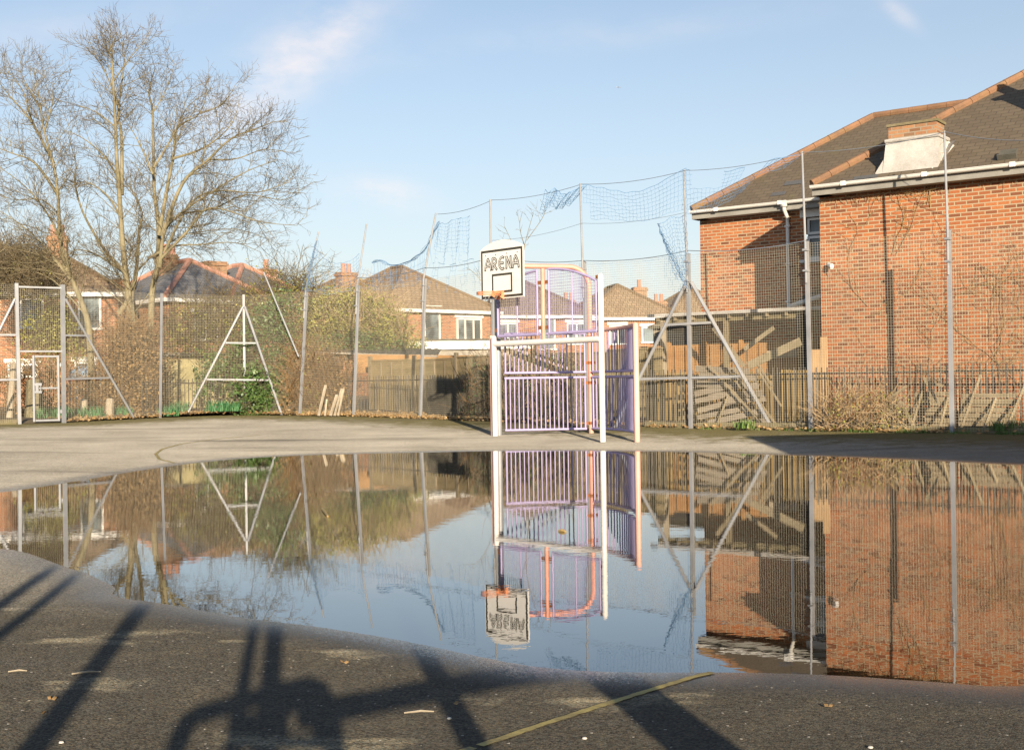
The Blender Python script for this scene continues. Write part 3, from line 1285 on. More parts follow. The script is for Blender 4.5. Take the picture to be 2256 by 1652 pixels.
        rib([(x1 + .015, y0 + H - .008)] + arcpts(x1 + .04, y0 + H * .72, ww * .52, H * .265, math.pi / 2, -math.pi / 2, 12) + [(x1 + .03, y0 + H * .455)], 0)
        rib([(x1 + .05, y0 + H * .45), (x1 + ww * .85, y0)], ext)
        x2 = x + 2 * gap
        rib(arcpts(x2 + ww * .62, y0 + H * .5, ww * .55, H * .5, math.radians(62), math.radians(298), 22), ext)
        rib([(x2 + ww * .12, y0 + H * .5), (x2 + ww * .80, y0 + H * .5)], ext)
        x3 = x + 3 * gap
        rib([(x3 + .02, y0), (x3 + .02, y0 + H)], ext)
        rib([(x3 + .03, y0 + H), (x3 + ww * .82, y0)], 0)
        rib([(x3 + ww * .85, y0), (x3 + ww * .85, y0 + H)], ext)
        A_(x + 4 * gap, ww)
        return s_
    strokes(.052, .0146).build('lettering', M['black'], broot)
    strokes(.015, .0180).build('lettering_inline', M['board'], broot)
    m_ = MB()
    for u in (.13, .37, .62, .87):
        m_.tube([B(bw * u, bh * .885, .01), B(bw * u, bh * .885, .021)], .010, 8)
    m_.build('bolt', M['black'], broot)
    # ring
    ringc = B(bw * .47, .075, .012) - mn * .30
    m_ = MB()
    n = 28
    for r, dz in ((.235, 0), (.235, .032)):
        pts = [ringc + Vector((r * math.cos(2 * math.pi * i / n), r * math.sin(2 * math.pi * i / n), dz)) for i in range(n + 1)]
        m_.tube(pts, .011, 6, False)
    m_.build('ring', M['hoop'], broot, True)
    m_ = MB()
    pc = B(bw * .47, .07, .02)
    m_.box(pc, md * .10, mn * .008, UP * .085)
    for s_ in (-1, 1):
        a = pc + md * (.095 * s_) - UP * .04
        b = pc + md * (.085 * s_) - mn * .16 + UP * .0
        m_.poly([a + UP * .115, a - UP * .05, b - UP * .012, b + UP * .02])
        m_.poly([a - UP * .05 + md * .004, a + UP * .115 + md * .004, b + UP * .02 + md * .004, b - UP * .012 + md * .004])
    m_.bar(pc - mn * .0, pc - mn * .07, .17, .03)
    m_.build('ring_bracket', M['hoop'], broot)
    # arms holding the board to its post
    m_ = MB()
    for v in (.25, .78):
        q = B(bw * .42, bh * v, -.012)
        m_.bar(q, Vector((bp0.x, bp0.y, q.z)), .05, .05)
    m_.box(B(bw * .45, bh * .5, -.03), md * .25, mn * .015, UP * bh * .36)
    m_.build('mounting_arm', M['galv'], broot)
    # a few strands of torn net
    rng = random.Random(4)
    m_ = MB()
    for i in range(7):
        a = rng.uniform(0, 2 * math.pi)
        p = ringc + Vector((.235 * math.cos(a), .235 * math.sin(a), -.01))
        q = p + Vector((rng.uniform(-.06, .06), rng.uniform(-.06, .06), -rng.uniform(.05, .13)))
        m_.tube([p, lerp(p, q, .5) + Vector((.01, 0, 0)), q], .004, 4)
    m_.build('net_strands', M['wire'], broot)


build_goal()


# ------------------------------------------------------------------ torn ball nets and top wires
def net_piece(label, quad, Y4, cell=.10, r=.0031, sag=.1, folds=0., nu=None, hole=None, seed=1, grp='torn blue ball nets above the fence'):
    """quad: TL, TR, BR, BL pixels with depths; wires follow a sagging, folded patch"""
    rng = random.Random(seed)
    TL, TR, BR, BL = (P(x, y, d) for (x, y), d in zip(quad, Y4))
    L = max((TR - TL).length, (BR - BL).length)
    H = max((BL - TL).length, (BR - TR).length)
    nu = max(3, int(L / cell))
    nv = max(2, int(H / cell))
    ph = rng.uniform(0, 6)

    def pt(u, v):
        p = lerp(lerp(TL, TR, u), lerp(BL, BR, u), v)
        s = sag * math.sin(math.pi * u)
        w = folds * math.sin(u * 19 + ph + v * 2) * (0.3 + v)
        j = .012 * math.sin(u * 41 + v * 37 + ph)
        return p + Vector((w * .35 + j, w + .1 * math.sin(5 * u + 3 * v + ph), -s * (1 - .5 * v) + j + .03 * math.sin(9 * u + ph)))
    mb = MB()

    def alive(u, v):
        return not (hole and hole(u, v))
    for j in range(nv + 1):
        v = j / nv
        run = []
        for i in range(nu * 2 + 1):
            u = i / (nu * 2)
            if alive(u, v):
                run.append(pt(u, v))
            else:
                if len(run) > 1:
                    mb.tube(run, r * (1.9 if j == 0 else 1), 3, False)
                run = []
        if len(run) > 1:
            mb.tube(run, r * (1.9 if j == 0 else 1), 3, False)
    for i in range(nu + 1):
        u = i / nu
        run = []
        for j in range(nv * 2 + 1):
            v = j / (nv * 2)
            if alive(u, v):
                run.append(pt(u, v))
            else:
                if len(run) > 1:
                    mb.tube(run, r, 3, False)
                run = []
        if len(run) > 1:
            mb.tube(run, r, 3, False)
    o = mb.build('ball_net', M['net'], None, loc=TL)
    return tag(o, label, 'net', grp)


def build_nets():
    Y = {k: POST[k][0].y - .08 for k in POST}
    # between the two poles right of the goal
    net_piece('taut blue net between two tall poles right of the goal, open sky behind it', [(1284, 406), (1510, 376), (1512, 462), (1287, 482)], [Y['h'], Y['i'], Y['i'], Y['h']], sag=.28, folds=.03, seed=2,
              hole=lambda u, v: u < .06 and v > .55)
    # right of pole i to the brick house
    net_piece('torn blue net hanging against the left end of the brown slate roof', [(1511, 376), (1768, 337), (1690, 395), (1514, 478)], [Y['i'], Y['j'], lerp(Y['i'], Y['j'], .7), Y['i']], sag=.12, folds=.05, seed=3,
              hole=lambda u, v: (abs(u - .2) < .13 and v < .42) or (abs(u - .62) < .09 and v < .38) or (u > .72 and v > .5))
    # lower part between h and i, loosely hung
    net_piece('slack lower net strip down the pole above the right fence brace', [(1452, 492), (1512, 470), (1516, 600), (1500, 610)], [lerp(Y['h'], Y['i'], .75), Y['i'], Y['i'], Y['i'] - .1], cell=.09, sag=.0, folds=.06, seed=5)
    net_piece('bunched tail of blue net trailing down past the right fence brace', [(1448, 490), (1460, 520), (1520, 640), (1490, 610)], [lerp(Y['h'], Y['i'], .75)] * 2 + [Y['i'] - .12] * 2, cell=.07, sag=.0, folds=.03, seed=6, r=.004)
    net_piece('tangled clump of blue net under the tallest pole right of the backboard', [(1222, 418), (1292, 404), (1256, 446), (1212, 455)], [lerp(Y['g'], Y['h'], .75), Y['h'], Y['h'], lerp(Y['g'], Y['h'], .7)], cell=.06, sag=.15, folds=.12, seed=7, r=.0042)
    net_piece('ragged end of blue net dangling in the sky right of the backboard', [(1200, 420), (1228, 416), (1212, 452), (1188, 474)], [lerp(Y['g'], Y['h'], .65)] * 4, cell=.07, sag=.03, folds=.08, seed=8, r=.004)
    # left of the board
    net_piece('blue net curtain hanging in vertical folds left of the backboard', [(968, 492), (1034, 472), (1036, 600), (955, 590)], [Y['f'], lerp(Y['f'], Y['g'], .6), lerp(Y['f'], Y['g'], .6), Y['f']], cell=.11, sag=.06, folds=.16, seed=9,
              hole=lambda u, v: v > .62 + .3 * math.sin(u * 23) ** 2)
    net_piece('torn strands of blue net below the hanging curtain beside the backboard', [(946, 580), (1062, 570), (1064, 640), (940, 640)], [Y['f'], lerp(Y['f'], Y['g'], .8), lerp(Y['f'], Y['g'], .8), Y['f']], cell=.16, sag=.05, folds=.1, seed=14,
              hole=lambda u, v: (math.sin(u * 57) + math.sin(u * 23 + v * 4) > .1 + .6 * (1 - v)))
    # swag from the pole f down to e
    a, b = Y['e'], Y['f']
    ctl = [(966, 488), (952, 518), (936, 548), (915, 568), (890, 580), (860, 583), (838, 574), (820, 578)]
    mb = MB()
    rng = random.Random(10)
    base = [P(x, y, lerp(b, a, i / 7)) for i, (x, y) in enumerate(ctl)]

    def cr(pts, t):
        n = len(pts) - 1
        x = t * n
        i = min(int(x), n - 1)
        f = x - i
        p0, p1, p2, p3 = pts[max(i - 1, 0)], pts[i], pts[i + 1], pts[min(i + 2, n)]
        return .5 * ((2 * p1) + (p2 - p0) * f + (2 * p0 - 5 * p1 + 4 * p2 - p3) * f * f + (3 * p1 - p0 - 3 * p2 + p3) * f ** 3)
    for k in range(8):
        o_ = [Vector((rng.uniform(-.05, .05), rng.uniform(-.06, .06), rng.uniform(-.06, .04))) for _ in range(9)]
        mb.tube([cr(base, i / 40) + o_[min(8, i // 5)] * math.sin(math.pi * (i % 5 + 1) / 6) for i in range(41)], .0042, 3, False)
    # hem of net under the rope
    for i in range(40):
        p = cr(base, i / 40)
        q = p + Vector((rng.uniform(-.05, .05), 0, -rng.uniform(.15, .7)))
        mb.tube([p, lerp(p, q, .5) + Vector((rng.uniform(-.04, .04), .03, 0)), q], .0035, 3, False)
    tag(mb.build('ball_net', M['net'], None, loc=base[0]), 'rolled blue net sagging like a rope from the leaning pole left of the backboard', 'net', 'torn blue ball nets above the fence')
    net_piece('loose blue net rising from the mesh to the sagging rope above the hipped roof', [(800, 584), (940, 556), (934, 618), (792, 632)], [Y['e'], Y['f'], Y['f'], Y['e']], cell=.13, sag=.30, folds=.06, seed=11,
              hole=lambda u, v: v < .1)
    net_piece('slack blue net draped between the two leaning poles left of the chimney pots', [(694, 545), (790, 556), (792, 628), (680, 636)], [Y['d'], Y['e'], Y['e'], Y['d']], cell=.13, sag=.42, folds=.07, seed=12)
    net_piece('bundled blue net clinging to the leaning pole beside the ivy', [(690, 545), (701, 528), (682, 640), (668, 642)], [Y['d']] * 4, cell=.06, sag=.02, folds=.08, seed=13)
    # top wires and mid wires
    def wire(label, pts, deps, r=.006):
        m_ = MB()
        ps = []
        for (p, q, d0, d1) in zip(pts[:-1], pts[1:], deps[:-1], deps[1:]):
            A, B_ = P(*p, d0), P(*q, d1)
            for i in range(10):
                t = i / 10
                ps.append(lerp(A, B_, t) - UP * (.08 * 4 * t * (1 - t)))
        ps.append(P(*pts[-1], deps[-1]))
        m_.tube(ps, r, 4, False)
        tag(m_.build('support_wire', M['cable'], None, loc=ps[0]), label, 'wire', 'wires strung between the net poles')
    wire('thin top wire strung over all the tall net poles', [(964, 472), (1084, 441), (1282, 406), (1510, 376), (1770, 336), (2083, 291), (2330, 306)], [Y['f'], Y['g'], Y['h'], Y['i'], Y['j'], Y['k'], Y['m']])
    wire('thin wire strung along the fence top from the leaning poles to the brick house', [(676, 641), (790, 612), (937, 590), (1085, 566), (1287, 574), (1516, 552), (1777, 530)], [Y['d'], Y['e'], Y['f'], Y['g'], Y['h'], Y['i'], Y['j']], .008)
    wire('thin wire crossing the sky at half height right of the backboard', [(1084, 530), (1282, 492), (1512, 468)], [Y['g'], Y['h'], Y['i']], .004)


build_nets()


# ------------------------------------------------------------------ big brick house on the right
t_ = Vector((math.cos(TH), -math.sin(TH), 0))
n_ = Vector((math.sin(TH), math.cos(TH), 0))
NW = (n_.x, n_.y)
KW, KR = 23.6, 26.05


def build_house():
    Cn = PL(1811, 800, NW, KW)
    Cn.z = 0
    root = thing('brick_house', Cn, 'large red brick house with brown slate hip roofs beside the court', 'house')
    corner = Cn
    ZE = PL(1790, 408, NW, KW - .33).z           # top of the gutter of the wing
    zw = ZE - .10                                # wall top of the wing
    LW = 9.5
    DW = 10.0
    # wing walls
    m_ = MB()

    def wall(p, q, z0, z1):
        m_.poly([p + UP * z0, q + UP * z0, q + UP * z1, p + UP * z1])
    a, b = corner, corner + t_ * LW
    c, d = b + n_ * DW, a + n_ * DW
    wall(a, b, 0, zw)
    wall(b, c, 0, zw)
    wall(d, a, 0, zw)
    m_.build('wing_wall', M['brick'], root)
    # rear block wall
    e0 = PL(1545, 700, NW, KR)
    e0.z = 0
    ZR = PL(1522, 464, NW, KR - .33).z
    zr = ZR - .10
    m_ = MB()
    e1 = e0 + t_ * ((corner - e0).dot(t_) + .0)
    # window opening cut out by building the wall around it
    wl, wr = PL(1776, 520, NW, KR), e1
    uw = (wl - e0).dot(t_)
    ue = (e1 - e0).dot(t_)
    zt = PL(1795, 478, NW, KR).z
    zb = PL(1795, 572, NW, KR).z
    W_ = lambda u, z: e0 + t_ * u + UP * z
    m_.poly([W_(0, 0), W_(uw, 0), W_(uw, zr), W_(0, zr)])
    m_.poly([W_(uw, 0), W_(ue, 0), W_(ue, zb), W_(uw, zb)])
    m_.poly([W_(uw, zt), W_(ue, zt), W_(ue, zr), W_(uw, zr)])
    # return of the left end
    m_.poly([e0 + n_ * 6.6, e0, e0 + UP * zr, e0 + n_ * 6.6 + UP * zr])
    m_.build('rear_wall', M['brick'], root)
    # window: frame and panes
    wm = MB()
    back = n_ * .07
    fw = .055
    def fr(u0, u1, z0, z1):
        p = e0 + back
        wm.box(p + t_ * (u0 + fw / 2) + UP * (z0 + z1) / 2, t_ * fw / 2, n_ * .03, UP * (z1 - z0) / 2)
        wm.box(p + t_ * (u1 - fw / 2) + UP * (z0 + z1) / 2, t_ * fw / 2, n_ * .03, UP * (z1 - z0) / 2)
        wm.box(p + t_ * (u0 + u1) / 2 + UP * (z0 + fw / 2), t_ * ((u1 - u0) / 2 - fw), n_ * .03, UP * fw / 2)
        wm.box(p + t_ * (u0 + u1) / 2 + UP * (z1 - fw / 2), t_ * ((u1 - u0) / 2 - fw), n_ * .03, UP * fw / 2)
    zm = lerp(zt, zb, .42)
    fr(uw + .01, ue + .25, zm + .02, zt - .01)
    fr(uw + .01, ue + .25, zb + .02, zm - .02)
    wo = wm.build('window', M['white'], root)
    gm = MB()
    p = e0 + n_ * .085
    gm.poly([p + t_ * (uw + .01) + UP * zb, p + t_ * (ue + .25) + UP * zb, p + t_ * (ue + .25) + UP * zt, p + t_ * (uw + .01) + UP * zt])
    gm.build('pane', M['glass'], wo)
    lm = MB()
    lm.box(e0 + t_ * ((uw + ue) / 2 - .03) + UP * (zt + .09) - n_ * .012, t_ * ((ue - uw) / 2 + .09), n_ * .05, UP * .085)
    lm.build('lintel', M['white'], wo)
    lm = MB()
    lm.box(e0 + t_ * ((uw + ue) / 2 - .03) + UP * (zb - .03) - n_ * .03, t_ * ((ue - uw) / 2 + .09), n_ * .09, UP * .035)
    lm.build('sill', M['white'], wo)
    # reveal of the window
    # roofs ---------------------------------------------------------
    tanp = math.tan(math.radians(35.2))

    def roof(nm, E, ext, run, depth_back, zE, ridge_len, over=.33):
        """front slope + left hip slope; E is the eaves corner, run to the ridge"""
        r = MB()
        A = E + UP * zE
        Bq = E + t_ * ext + UP * zE
        Rl = E + (t_ + n_) * run + UP * (zE + run * tanp)
        Rr = E + t_ * ext + n_ * run + UP * (zE + run * tanp)
        sl = run / math.cos(math.radians(35.2))
        r.poly([A, Bq, Rr, Rl], [(0, 0), (ext, 0), (ext, sl), (run, sl)])
        D = E + n_ * run * 2 + UP * zE
        r.poly([D, A, Rl], [(0, 0), (2 * run, 0), (run, sl)])
        D2 = E + n_ * run * 2 + t_ * ext + UP * zE
        r.poly([D2, D, Rl, Rr], [(0, 0), (ext, 0), (ext - run, sl), (0, sl)])
        o = r.build(nm, M['slate'], root)
        return A, Bq, Rl, Rr, o
    EW = PL(1788, 404, NW, KW - .33)
    EW.z = 0
    A1, B1, R1, R1r, ow = roof('wing_roof', EW, LW + .6, 5.2, 0, ZE, 0)
    ER = PL(1523, 462, NW, KR - .33)
    ER.z = 0
    extR = 9.5
    A2, B2, R2, R2r, orr = roof('rear_roof', ER, extR, 3.29, 0, ZR, 0)

    def ridge(o, P0, P1, seg=.42, r=.085, lift=.03):
        rm = MB()
        L = (P1 - P0).length
        n = max(1, int(L / seg))
        d = (P1 - P0).normalized()
        for i in range(n):
            a = P0 + d * (L * i / n + .004) + UP * lift
            b = P0 + d * (L * (i + 1) / n - .004) + UP * lift
            rm.tube([a, b], [r, r * .96], 8)
        rm.build('ridge_tiles', M['terracotta'], o)
    ridge(ow, A1, R1)
    ridge(orr, A2, R2)
    ridge(orr, R2, R2r)
    ridge(ow, R1, R1r)
    # eaves: soffit, fascia, gutter
    def eaves(A, B, zE, k, wallk, right_end=True):
        L = (B - A).length
        a = Vector((A.x, A.y, 0))
        f = MB()
        f.box(a + t_ * L / 2 + n_ * .03 + UP * (zE - .105), t_ * L / 2, n_ * .012, UP * .095)
        f.build('fascia', M['soffit'], root)
        s = MB()
        s.box(a + t_ * L / 2 + n_ * (.19) + UP * (zE - .208), t_ * L / 2, n_ * .17, UP * .008)
        s.build('soffit', M['soffit'], root)
        g = MB()
        # half round gutter
        nseg = 8
        r = .062
        cpt = a - n_ * .055 + UP * (zE - .03)
        for i in range(nseg):
            t0, t1 = math.pi + math.pi * i / nseg, math.pi + math.pi * (i + 1) / nseg
            p0 = cpt + n_ * r * math.cos(t0) + UP * r * math.sin(t0)
            p1 = cpt + n_ * r * math.cos(t1) + UP * r * math.sin(t1)
            g.poly([p0, p0 + t_ * L, p1 + t_ * L, p1])
        g.poly([cpt + n_ * r * math.cos(math.pi + math.pi * i / nseg) + UP * r * math.sin(math.pi + math.pi * i / nseg) for i in range(nseg + 1)])
        g.tube([cpt - n_ * r, cpt - n_ * r + t_ * L], .009, 6)
        x = .7
        while x < L:
            g.box(cpt - n_ * r * .98 + t_ * x - UP * .02, t_ * .05, n_ * .012, UP * .045)
            x += 1.6
        g.build('gutter', M['white'], root)
        return cpt
    eaves(A1, B1, ZE, 0, 0)
    Lr = (e1 - ER).dot(t_)
    cp = eaves(A2, A2 + t_ * (Lr - .02), ZR, 0, 0)
    # side returns of the overhangs
    for (A, zE) in ((A1, ZE), (A2, ZR)):
        f = MB()
        a = Vector((A.x, A.y, 0))
        f.box(a + n_ * 1.2 + UP * (zE - .105) + t_ * .03, t_ * .012, n_ * 1.15, UP * .095)
        f.box(a + n_ * 1.2 + UP * (zE - .208) + t_ * .19, t_ * .15, n_ * 1.15, UP * .008)
        f.build('barge_board', M['white'], root)
    # downpipe
    dpb = PL(1738, 684, NW, KR - .07)
    dpt = PL(1734, 480, NW, KR - .07)
    gt = PL(1727, 452, NW, KR - .38)
    gt.z = ZR - .08
    dm = MB()
    xy = Vector((dpb.x, dpb.y, 0))
    dm.tube([gt, gt - UP * .12, xy + UP * (dpt.z), xy + UP * (dpt.z - .12), xy + UP * dpb.z], .042, 10)
    dm.box(gt + UP * .0, t_ * .07, n_ * .06, UP * .07)
    for z in (dpt.z - .2, lerp(dpt.z, dpb.z, .5), dpb.z + .2):
        dm.box(xy + UP * z, t_ * .06, n_ * .045, UP * .025)
    dm.build('downpipe', M['white'], root, True)
    # soil stubs and vents on the wing roof
    for (x, y) in ((2224, 338),):
        pass
    nslope = (UP * math.cos(math.radians(35.2)) - n_ * math.sin(math.radians(35.2)))
    sup = (n_ * math.cos(math.radians(35.2)) + UP * math.sin(math.radians(35.2)))

    def on_roof(A, px, py):
        d = ray(px, py)
        o = Vector((0, 0, CAMZ))
        t0 = (A - o).dot(nslope) / d.dot(nslope)
        return o + d * t0
    v = MB()
    q = on_roof(A1, 2222, 345)
    v.box(q + nslope * .05, t_ * .15, sup * .10, nslope * .05)
    v.box(q + nslope * .05 - sup * .11, t_ * .17, sup * .02, nslope * .06)
    v.build('roof_vent', M['felt'], ow)
    # chimney stub with flared render
    ch = MB()
    kf = KW - .18
    c0 = PL(1954, 330, NW, kf)
    c1 = PL(2060, 318, NW, kf)
    wch = (c1 - c0).dot(t_)
    zt_ = PL(1954, 282, NW, kf).z
    zmid = PL(1954, 313, NW, kf).z
    zbot = ZE - .0
    base = Vector((c0.x, c0.y, 0))
    dch = .5
    b = MB()
    b.box(base + t_ * wch / 2 + n_ * (dch / 2 + .1) + UP * (zmid + zt_) / 2, t_ * wch / 2, n_ * dch / 2, UP * (zt_ - zmid) / 2 + UP * .03)
    b.build('chimney', M['chimney_brick'], ow)
    b = MB()
    b.box(base + t_ * wch / 2 + n_ * (dch / 2 + .1) + UP * (zt_ + .05), t_ * (wch / 2 + .03), n_ * (dch / 2 + .03), UP * .025)
    b.build('chimney_capping', M['sleeper'], ow)
    b = MB()
    lo, hi = zbot + .04, zmid
    flL, flR = .10, .05
    p = lambda u, w, z: base + t_ * u + n_ * w + UP * z
    F0, F1, F2, F3 = p(-flL, -.02, lo), p(wch + flR, -.02, lo), p(wch + .04, .06, hi), p(-.04, .06, hi)
    K0, K1, K2, K3 = p(-flL - .1, dch + .25, lo), p(wch + .55, dch + .35, lo + .2), p(wch + .05, dch + .16, hi), p(-.05, dch + .16, hi)
    for f in ((F0, F1, F2, F3), (F1, K1, K2, F2), (K0, F0, F3, K3), (F3, F2, K2, K3)):
        b.poly(f)
    # skirt running down the slates on the left
    sk = on_roof(A1, 1928, 384)
    b.poly([sk + nslope * .012, F0, F3 + UP * -.25, on_roof(A1, 1950, 350) + nslope * .02])
    b.poly([F1, on_roof(A1, 2052, 372) + nslope * .012, on_roof(A1, 2083, 322) + nslope * .012, F2 + t_ * .25 + n_ * .3 - UP * .05])
    b.build('chimney_render', M['white_old'], ow)
    b = MB()
    b.tube([p(-.05, .045, hi + .02), p(wch + .05, .045, hi + .02), p(wch + .06, dch + .17, hi + .02)], .035, 6)
    b.build('chimney_flashing', M['white_old'], ow)
    Q = on_roof(A1, 2196, 206)
    nd = (Q - A1).dot(n_) - .45
    Ls = nd / LDIR.dot(n_)
    S = Q - LDIR * Ls
    b = MB()
    sb = Vector((S.x, S.y, 0)) + t_ * .55
    b.box(sb + UP * (ZE + S.z - .25) / 2, t_ * .45, n_ * .25, UP * (S.z - .25 - ZE) / 2 + UP * .1)
    b.box(sb + UP * (S.z - .17), t_ * .52, n_ * .32, UP * .06)
    b.build('chimney', M['chimney_brick'], ow)
    b = MB()
    b.tube([sb - t_ * .3 + UP * (S.z - .12), sb - t_ * .3 + UP * (S.z + .25)], .12, 8)
    b.build('chimney_pot', M['terracotta'], ow)
    # loose slates of newer grey near the eaves
    for (x, y, w, h) in ((1745, 408, .45, .2), (1712, 432, .35, .18), (1988, 372, .3, .16), (1905, 395, .5, .14), (1868, 405, .4, .14)):
        sm = MB()
        A = A2 if x < 1790 else A1
        q = on_roof(A, x, y) + nslope * .012
        sm.poly([q - t_ * w / 2, q + t_ * w / 2, q + t_ * w / 2 + sup * h, q - t_ * w / 2 + sup * h])
        sm.build('loose_slate', M['slate_grey'], orr if x < 1790 else ow)
    # lean-to roof against the wing (bluish gutter line)
    lt = MB()
    a = PL(1738, 676, NW, KR - .9)
    b_ = PL(1812, 652, NW, KR - 1.0)
    lt.poly([a, b_, b_ + n_ * 1.0 + UP * .35, a + n_ * 1.0 + UP * .35])
    lt.build('porch_roof', M['felt'], root)
    g = MB()
    g.tube([a - n_ * .05, b_ - n_ * .05], .05, 8)
    g.build('porch_gutter', M['white'], root)
    # security camera on the corner of the wing
    cr = PL(1832, 588, NW, KW)
    croot = thing('security_camera', cr, 'small white security camera on the brick wall near the house corner', 'security camera')
    cm = MB()
    q = cr - n_ * .15 + t_ * .03 + UP * .02
    cm.tube([q + n_ * .05 - t_ * .05 + UP * .02, q - n_ * .06 + t_ * .06 - UP * .02], .045, 10)
    cm.build('body', M['camera_white'], croot, True)
    cm = MB()
    cm.tube([cr, cr - n_ * .08, q], .016, 6)
    cm.tube([cr + UP * .0, cr + UP * .0 - n_ * .01], .05, 10)
    cm.build('bracket', M['camera_white'], croot)
    cm = MB()
    cm.tube([q - UP * .03, q - UP * .12 - t_ * .04 + n_ * .05, cr - UP * .2 - t_ * .06 - n_ * .01], .006, 4)
    cm.build('cable', M['camera_white'], croot)
    return corner


HC = build_house()


# ------------------------------------------------------------------ far houses
def far_house(label, front_left, yaw, L, W, ze, pitch, roofm, ridgem, chimneys=(), windows=(), wallm='brick_far', ridge_h=True):
    """front_left: Vector of the front left corner (ground), yaw of the front direction from +X (positive recedes right)"""
    root = thing('house', front_left, label, 'house', 'houses behind the court')
    t = Vector((math.cos(yaw), math.sin(yaw), 0))
    n = Vector((-t.y, t.x, 0))
    o = Vector((front_left.x, front_left.y, 0))
    q = [o, o + t * L, o + t * L + n * W, o + n * W]
    m_ = MB()
    for i in range(4):
        a, b = q[i], q[(i + 1) % 4]
        m_.poly([a, b, b + UP * ze, a + UP * ze])
    wo = m_.build('wall', M[wallm], root)
    ov = .35
    A = o - t * ov - n * ov + UP * ze
    lx, wy = L + 2 * ov, W + 2 * ov
    run = min(lx, wy) / 2
    tp = math.tan(math.radians(pitch))
    sl = run / math.cos(math.radians(pitch))
    B, C, D = A + t * lx, A + t * lx + n * wy, A + n * wy
    if lx >= wy:
        R0, R1 = A + t * run + n * run + UP * run * tp, A + t * (lx - run) + n * run + UP * run * tp
        faces = [([A, B, R1, R0], [(0, 0), (lx, 0), (lx - run, sl), (run, sl)]), ([C, D, R0, R1], [(0, 0), (lx, 0), (lx - run, sl), (run, sl)]),
                 ([D, A, R0], [(0, 0), (wy, 0), (run, sl)]), ([B, C, R1], [(0, 0), (wy, 0), (run, sl)])]
        hips = [(A, R0), (D, R0), (B, R1), (C, R1), (R0, R1)]
    else:
        R0, R1 = A + t * run + n * run + UP * run * tp, A + t * run + n * (wy - run) + UP * run * tp
        faces = [([A, B, R0], [(0, 0), (lx, 0), (run, sl)]), ([C, D, R1], [(0, 0), (lx, 0), (run, sl)]),
                 ([D, A, R0, R1], [(0, 0), (wy, 0), (wy - run, sl), (run, sl)]), ([B, C, R1, R0], [(0, 0), (wy, 0), (wy - run, sl), (run, sl)])]
        hips = [(A, R0), (B, R0), (C, R1), (D, R1), (R0, R1)]
    r = MB()
    for f, uv in faces:
        r.poly(f, uv)
    ro = r.build('roof', M[roofm], root)
    rm = MB()
    for a, b in hips:
        rm.tube([a + UP * .04, b + UP * .04], .135 if ridgem == 'terracotta_pink' else .10, 6)
    rm.build('ridge_tiles', M[ridgem], ro)
    g = MB()
    for a, b in ((A, B), (D, A)):
        d = (b - a).normalized()
        g.bar(a - UP * .10, b - UP * .10, .05, .18)
    g.build('gutter', M['white'], root)
    for (fx, fy, w, d, h, pots) in chimneys:
        c = A + t * (lx * fx) + n * (wy * fy)
        dist = min(lx * fx, lx * (1 - fx), wy * fy, wy * (1 - fy))
        zb = ze + dist * tp - .6
        zt = zb + .6 + h
        cm = MB()
        cc = Vector((c.x, c.y, 0))
        cm.box(cc + UP * (zb + zt) / 2, t * w / 2, n * d / 2, UP * (zt - zb) / 2)
        cm.box(cc + UP * (zt + .04), t * (w / 2 + .07), n * (d / 2 + .07), UP * .06)
        cm.box(cc + UP * (zt + .15), t * (w / 2 + .02), n * (d / 2 + .02), UP * .05)
        co = cm.build('chimney', M['chimney_brick'], ro)
        for k in range(pots):
            pm = MB()
            p = cc + t * ((k - (pots - 1) / 2) * .36) + UP * (zt + .2)
            pm.tube([p, p + UP * .42, p + UP * .5], [.14, .12, .14], 8)
            pm.build('chimney_pot', M['terracotta_pink'], ro)
    for (face, u, z, w, h, nm) in windows:
        base, d, nn = (o, t, n) if face == 'front' else (o + n * W, -n, t)
        c = base + d * u + UP * z - nn * .03
        wm = MB()
        fw = .09
        wm.box(c + UP * (h / 2 - fw / 2), d * w / 2, nn * .07, UP * fw / 2)
        wm.box(c - UP * (h / 2 - fw / 2), d * (w / 2 + .06), nn * .09, UP * fw / 2)
        for s in [-w / 2 + fw / 2, w / 2 - fw / 2] + [(-w / 2 + w * i / nm) for i in range(1, nm)]:
            wm.box(c + d * s, d * fw / 2, nn * .06, UP * (h / 2 - fw))
        wm.box(c + UP * (h / 2 + .12), d * (w / 2 + .12), nn * .05, UP * .09)
        w_ = wm.build('window', M['white'], root)
        gm = MB()
        p = c + nn * .0
        gm.poly([p - d * w / 2 * .97 - UP * h / 2 * .95, p + d * w / 2 * .97 - UP * h / 2 * .95, p + d * w / 2 * .97 + UP * h / 2 * .95, p - d * w / 2 * .97 + UP * h / 2 * .95])
        gm.build('pane', M['glass'], w_)
    return root, o, t, n


def corner_at(px, Y):
    p = P(px, 800, Y)
    p.z = 0
    return p


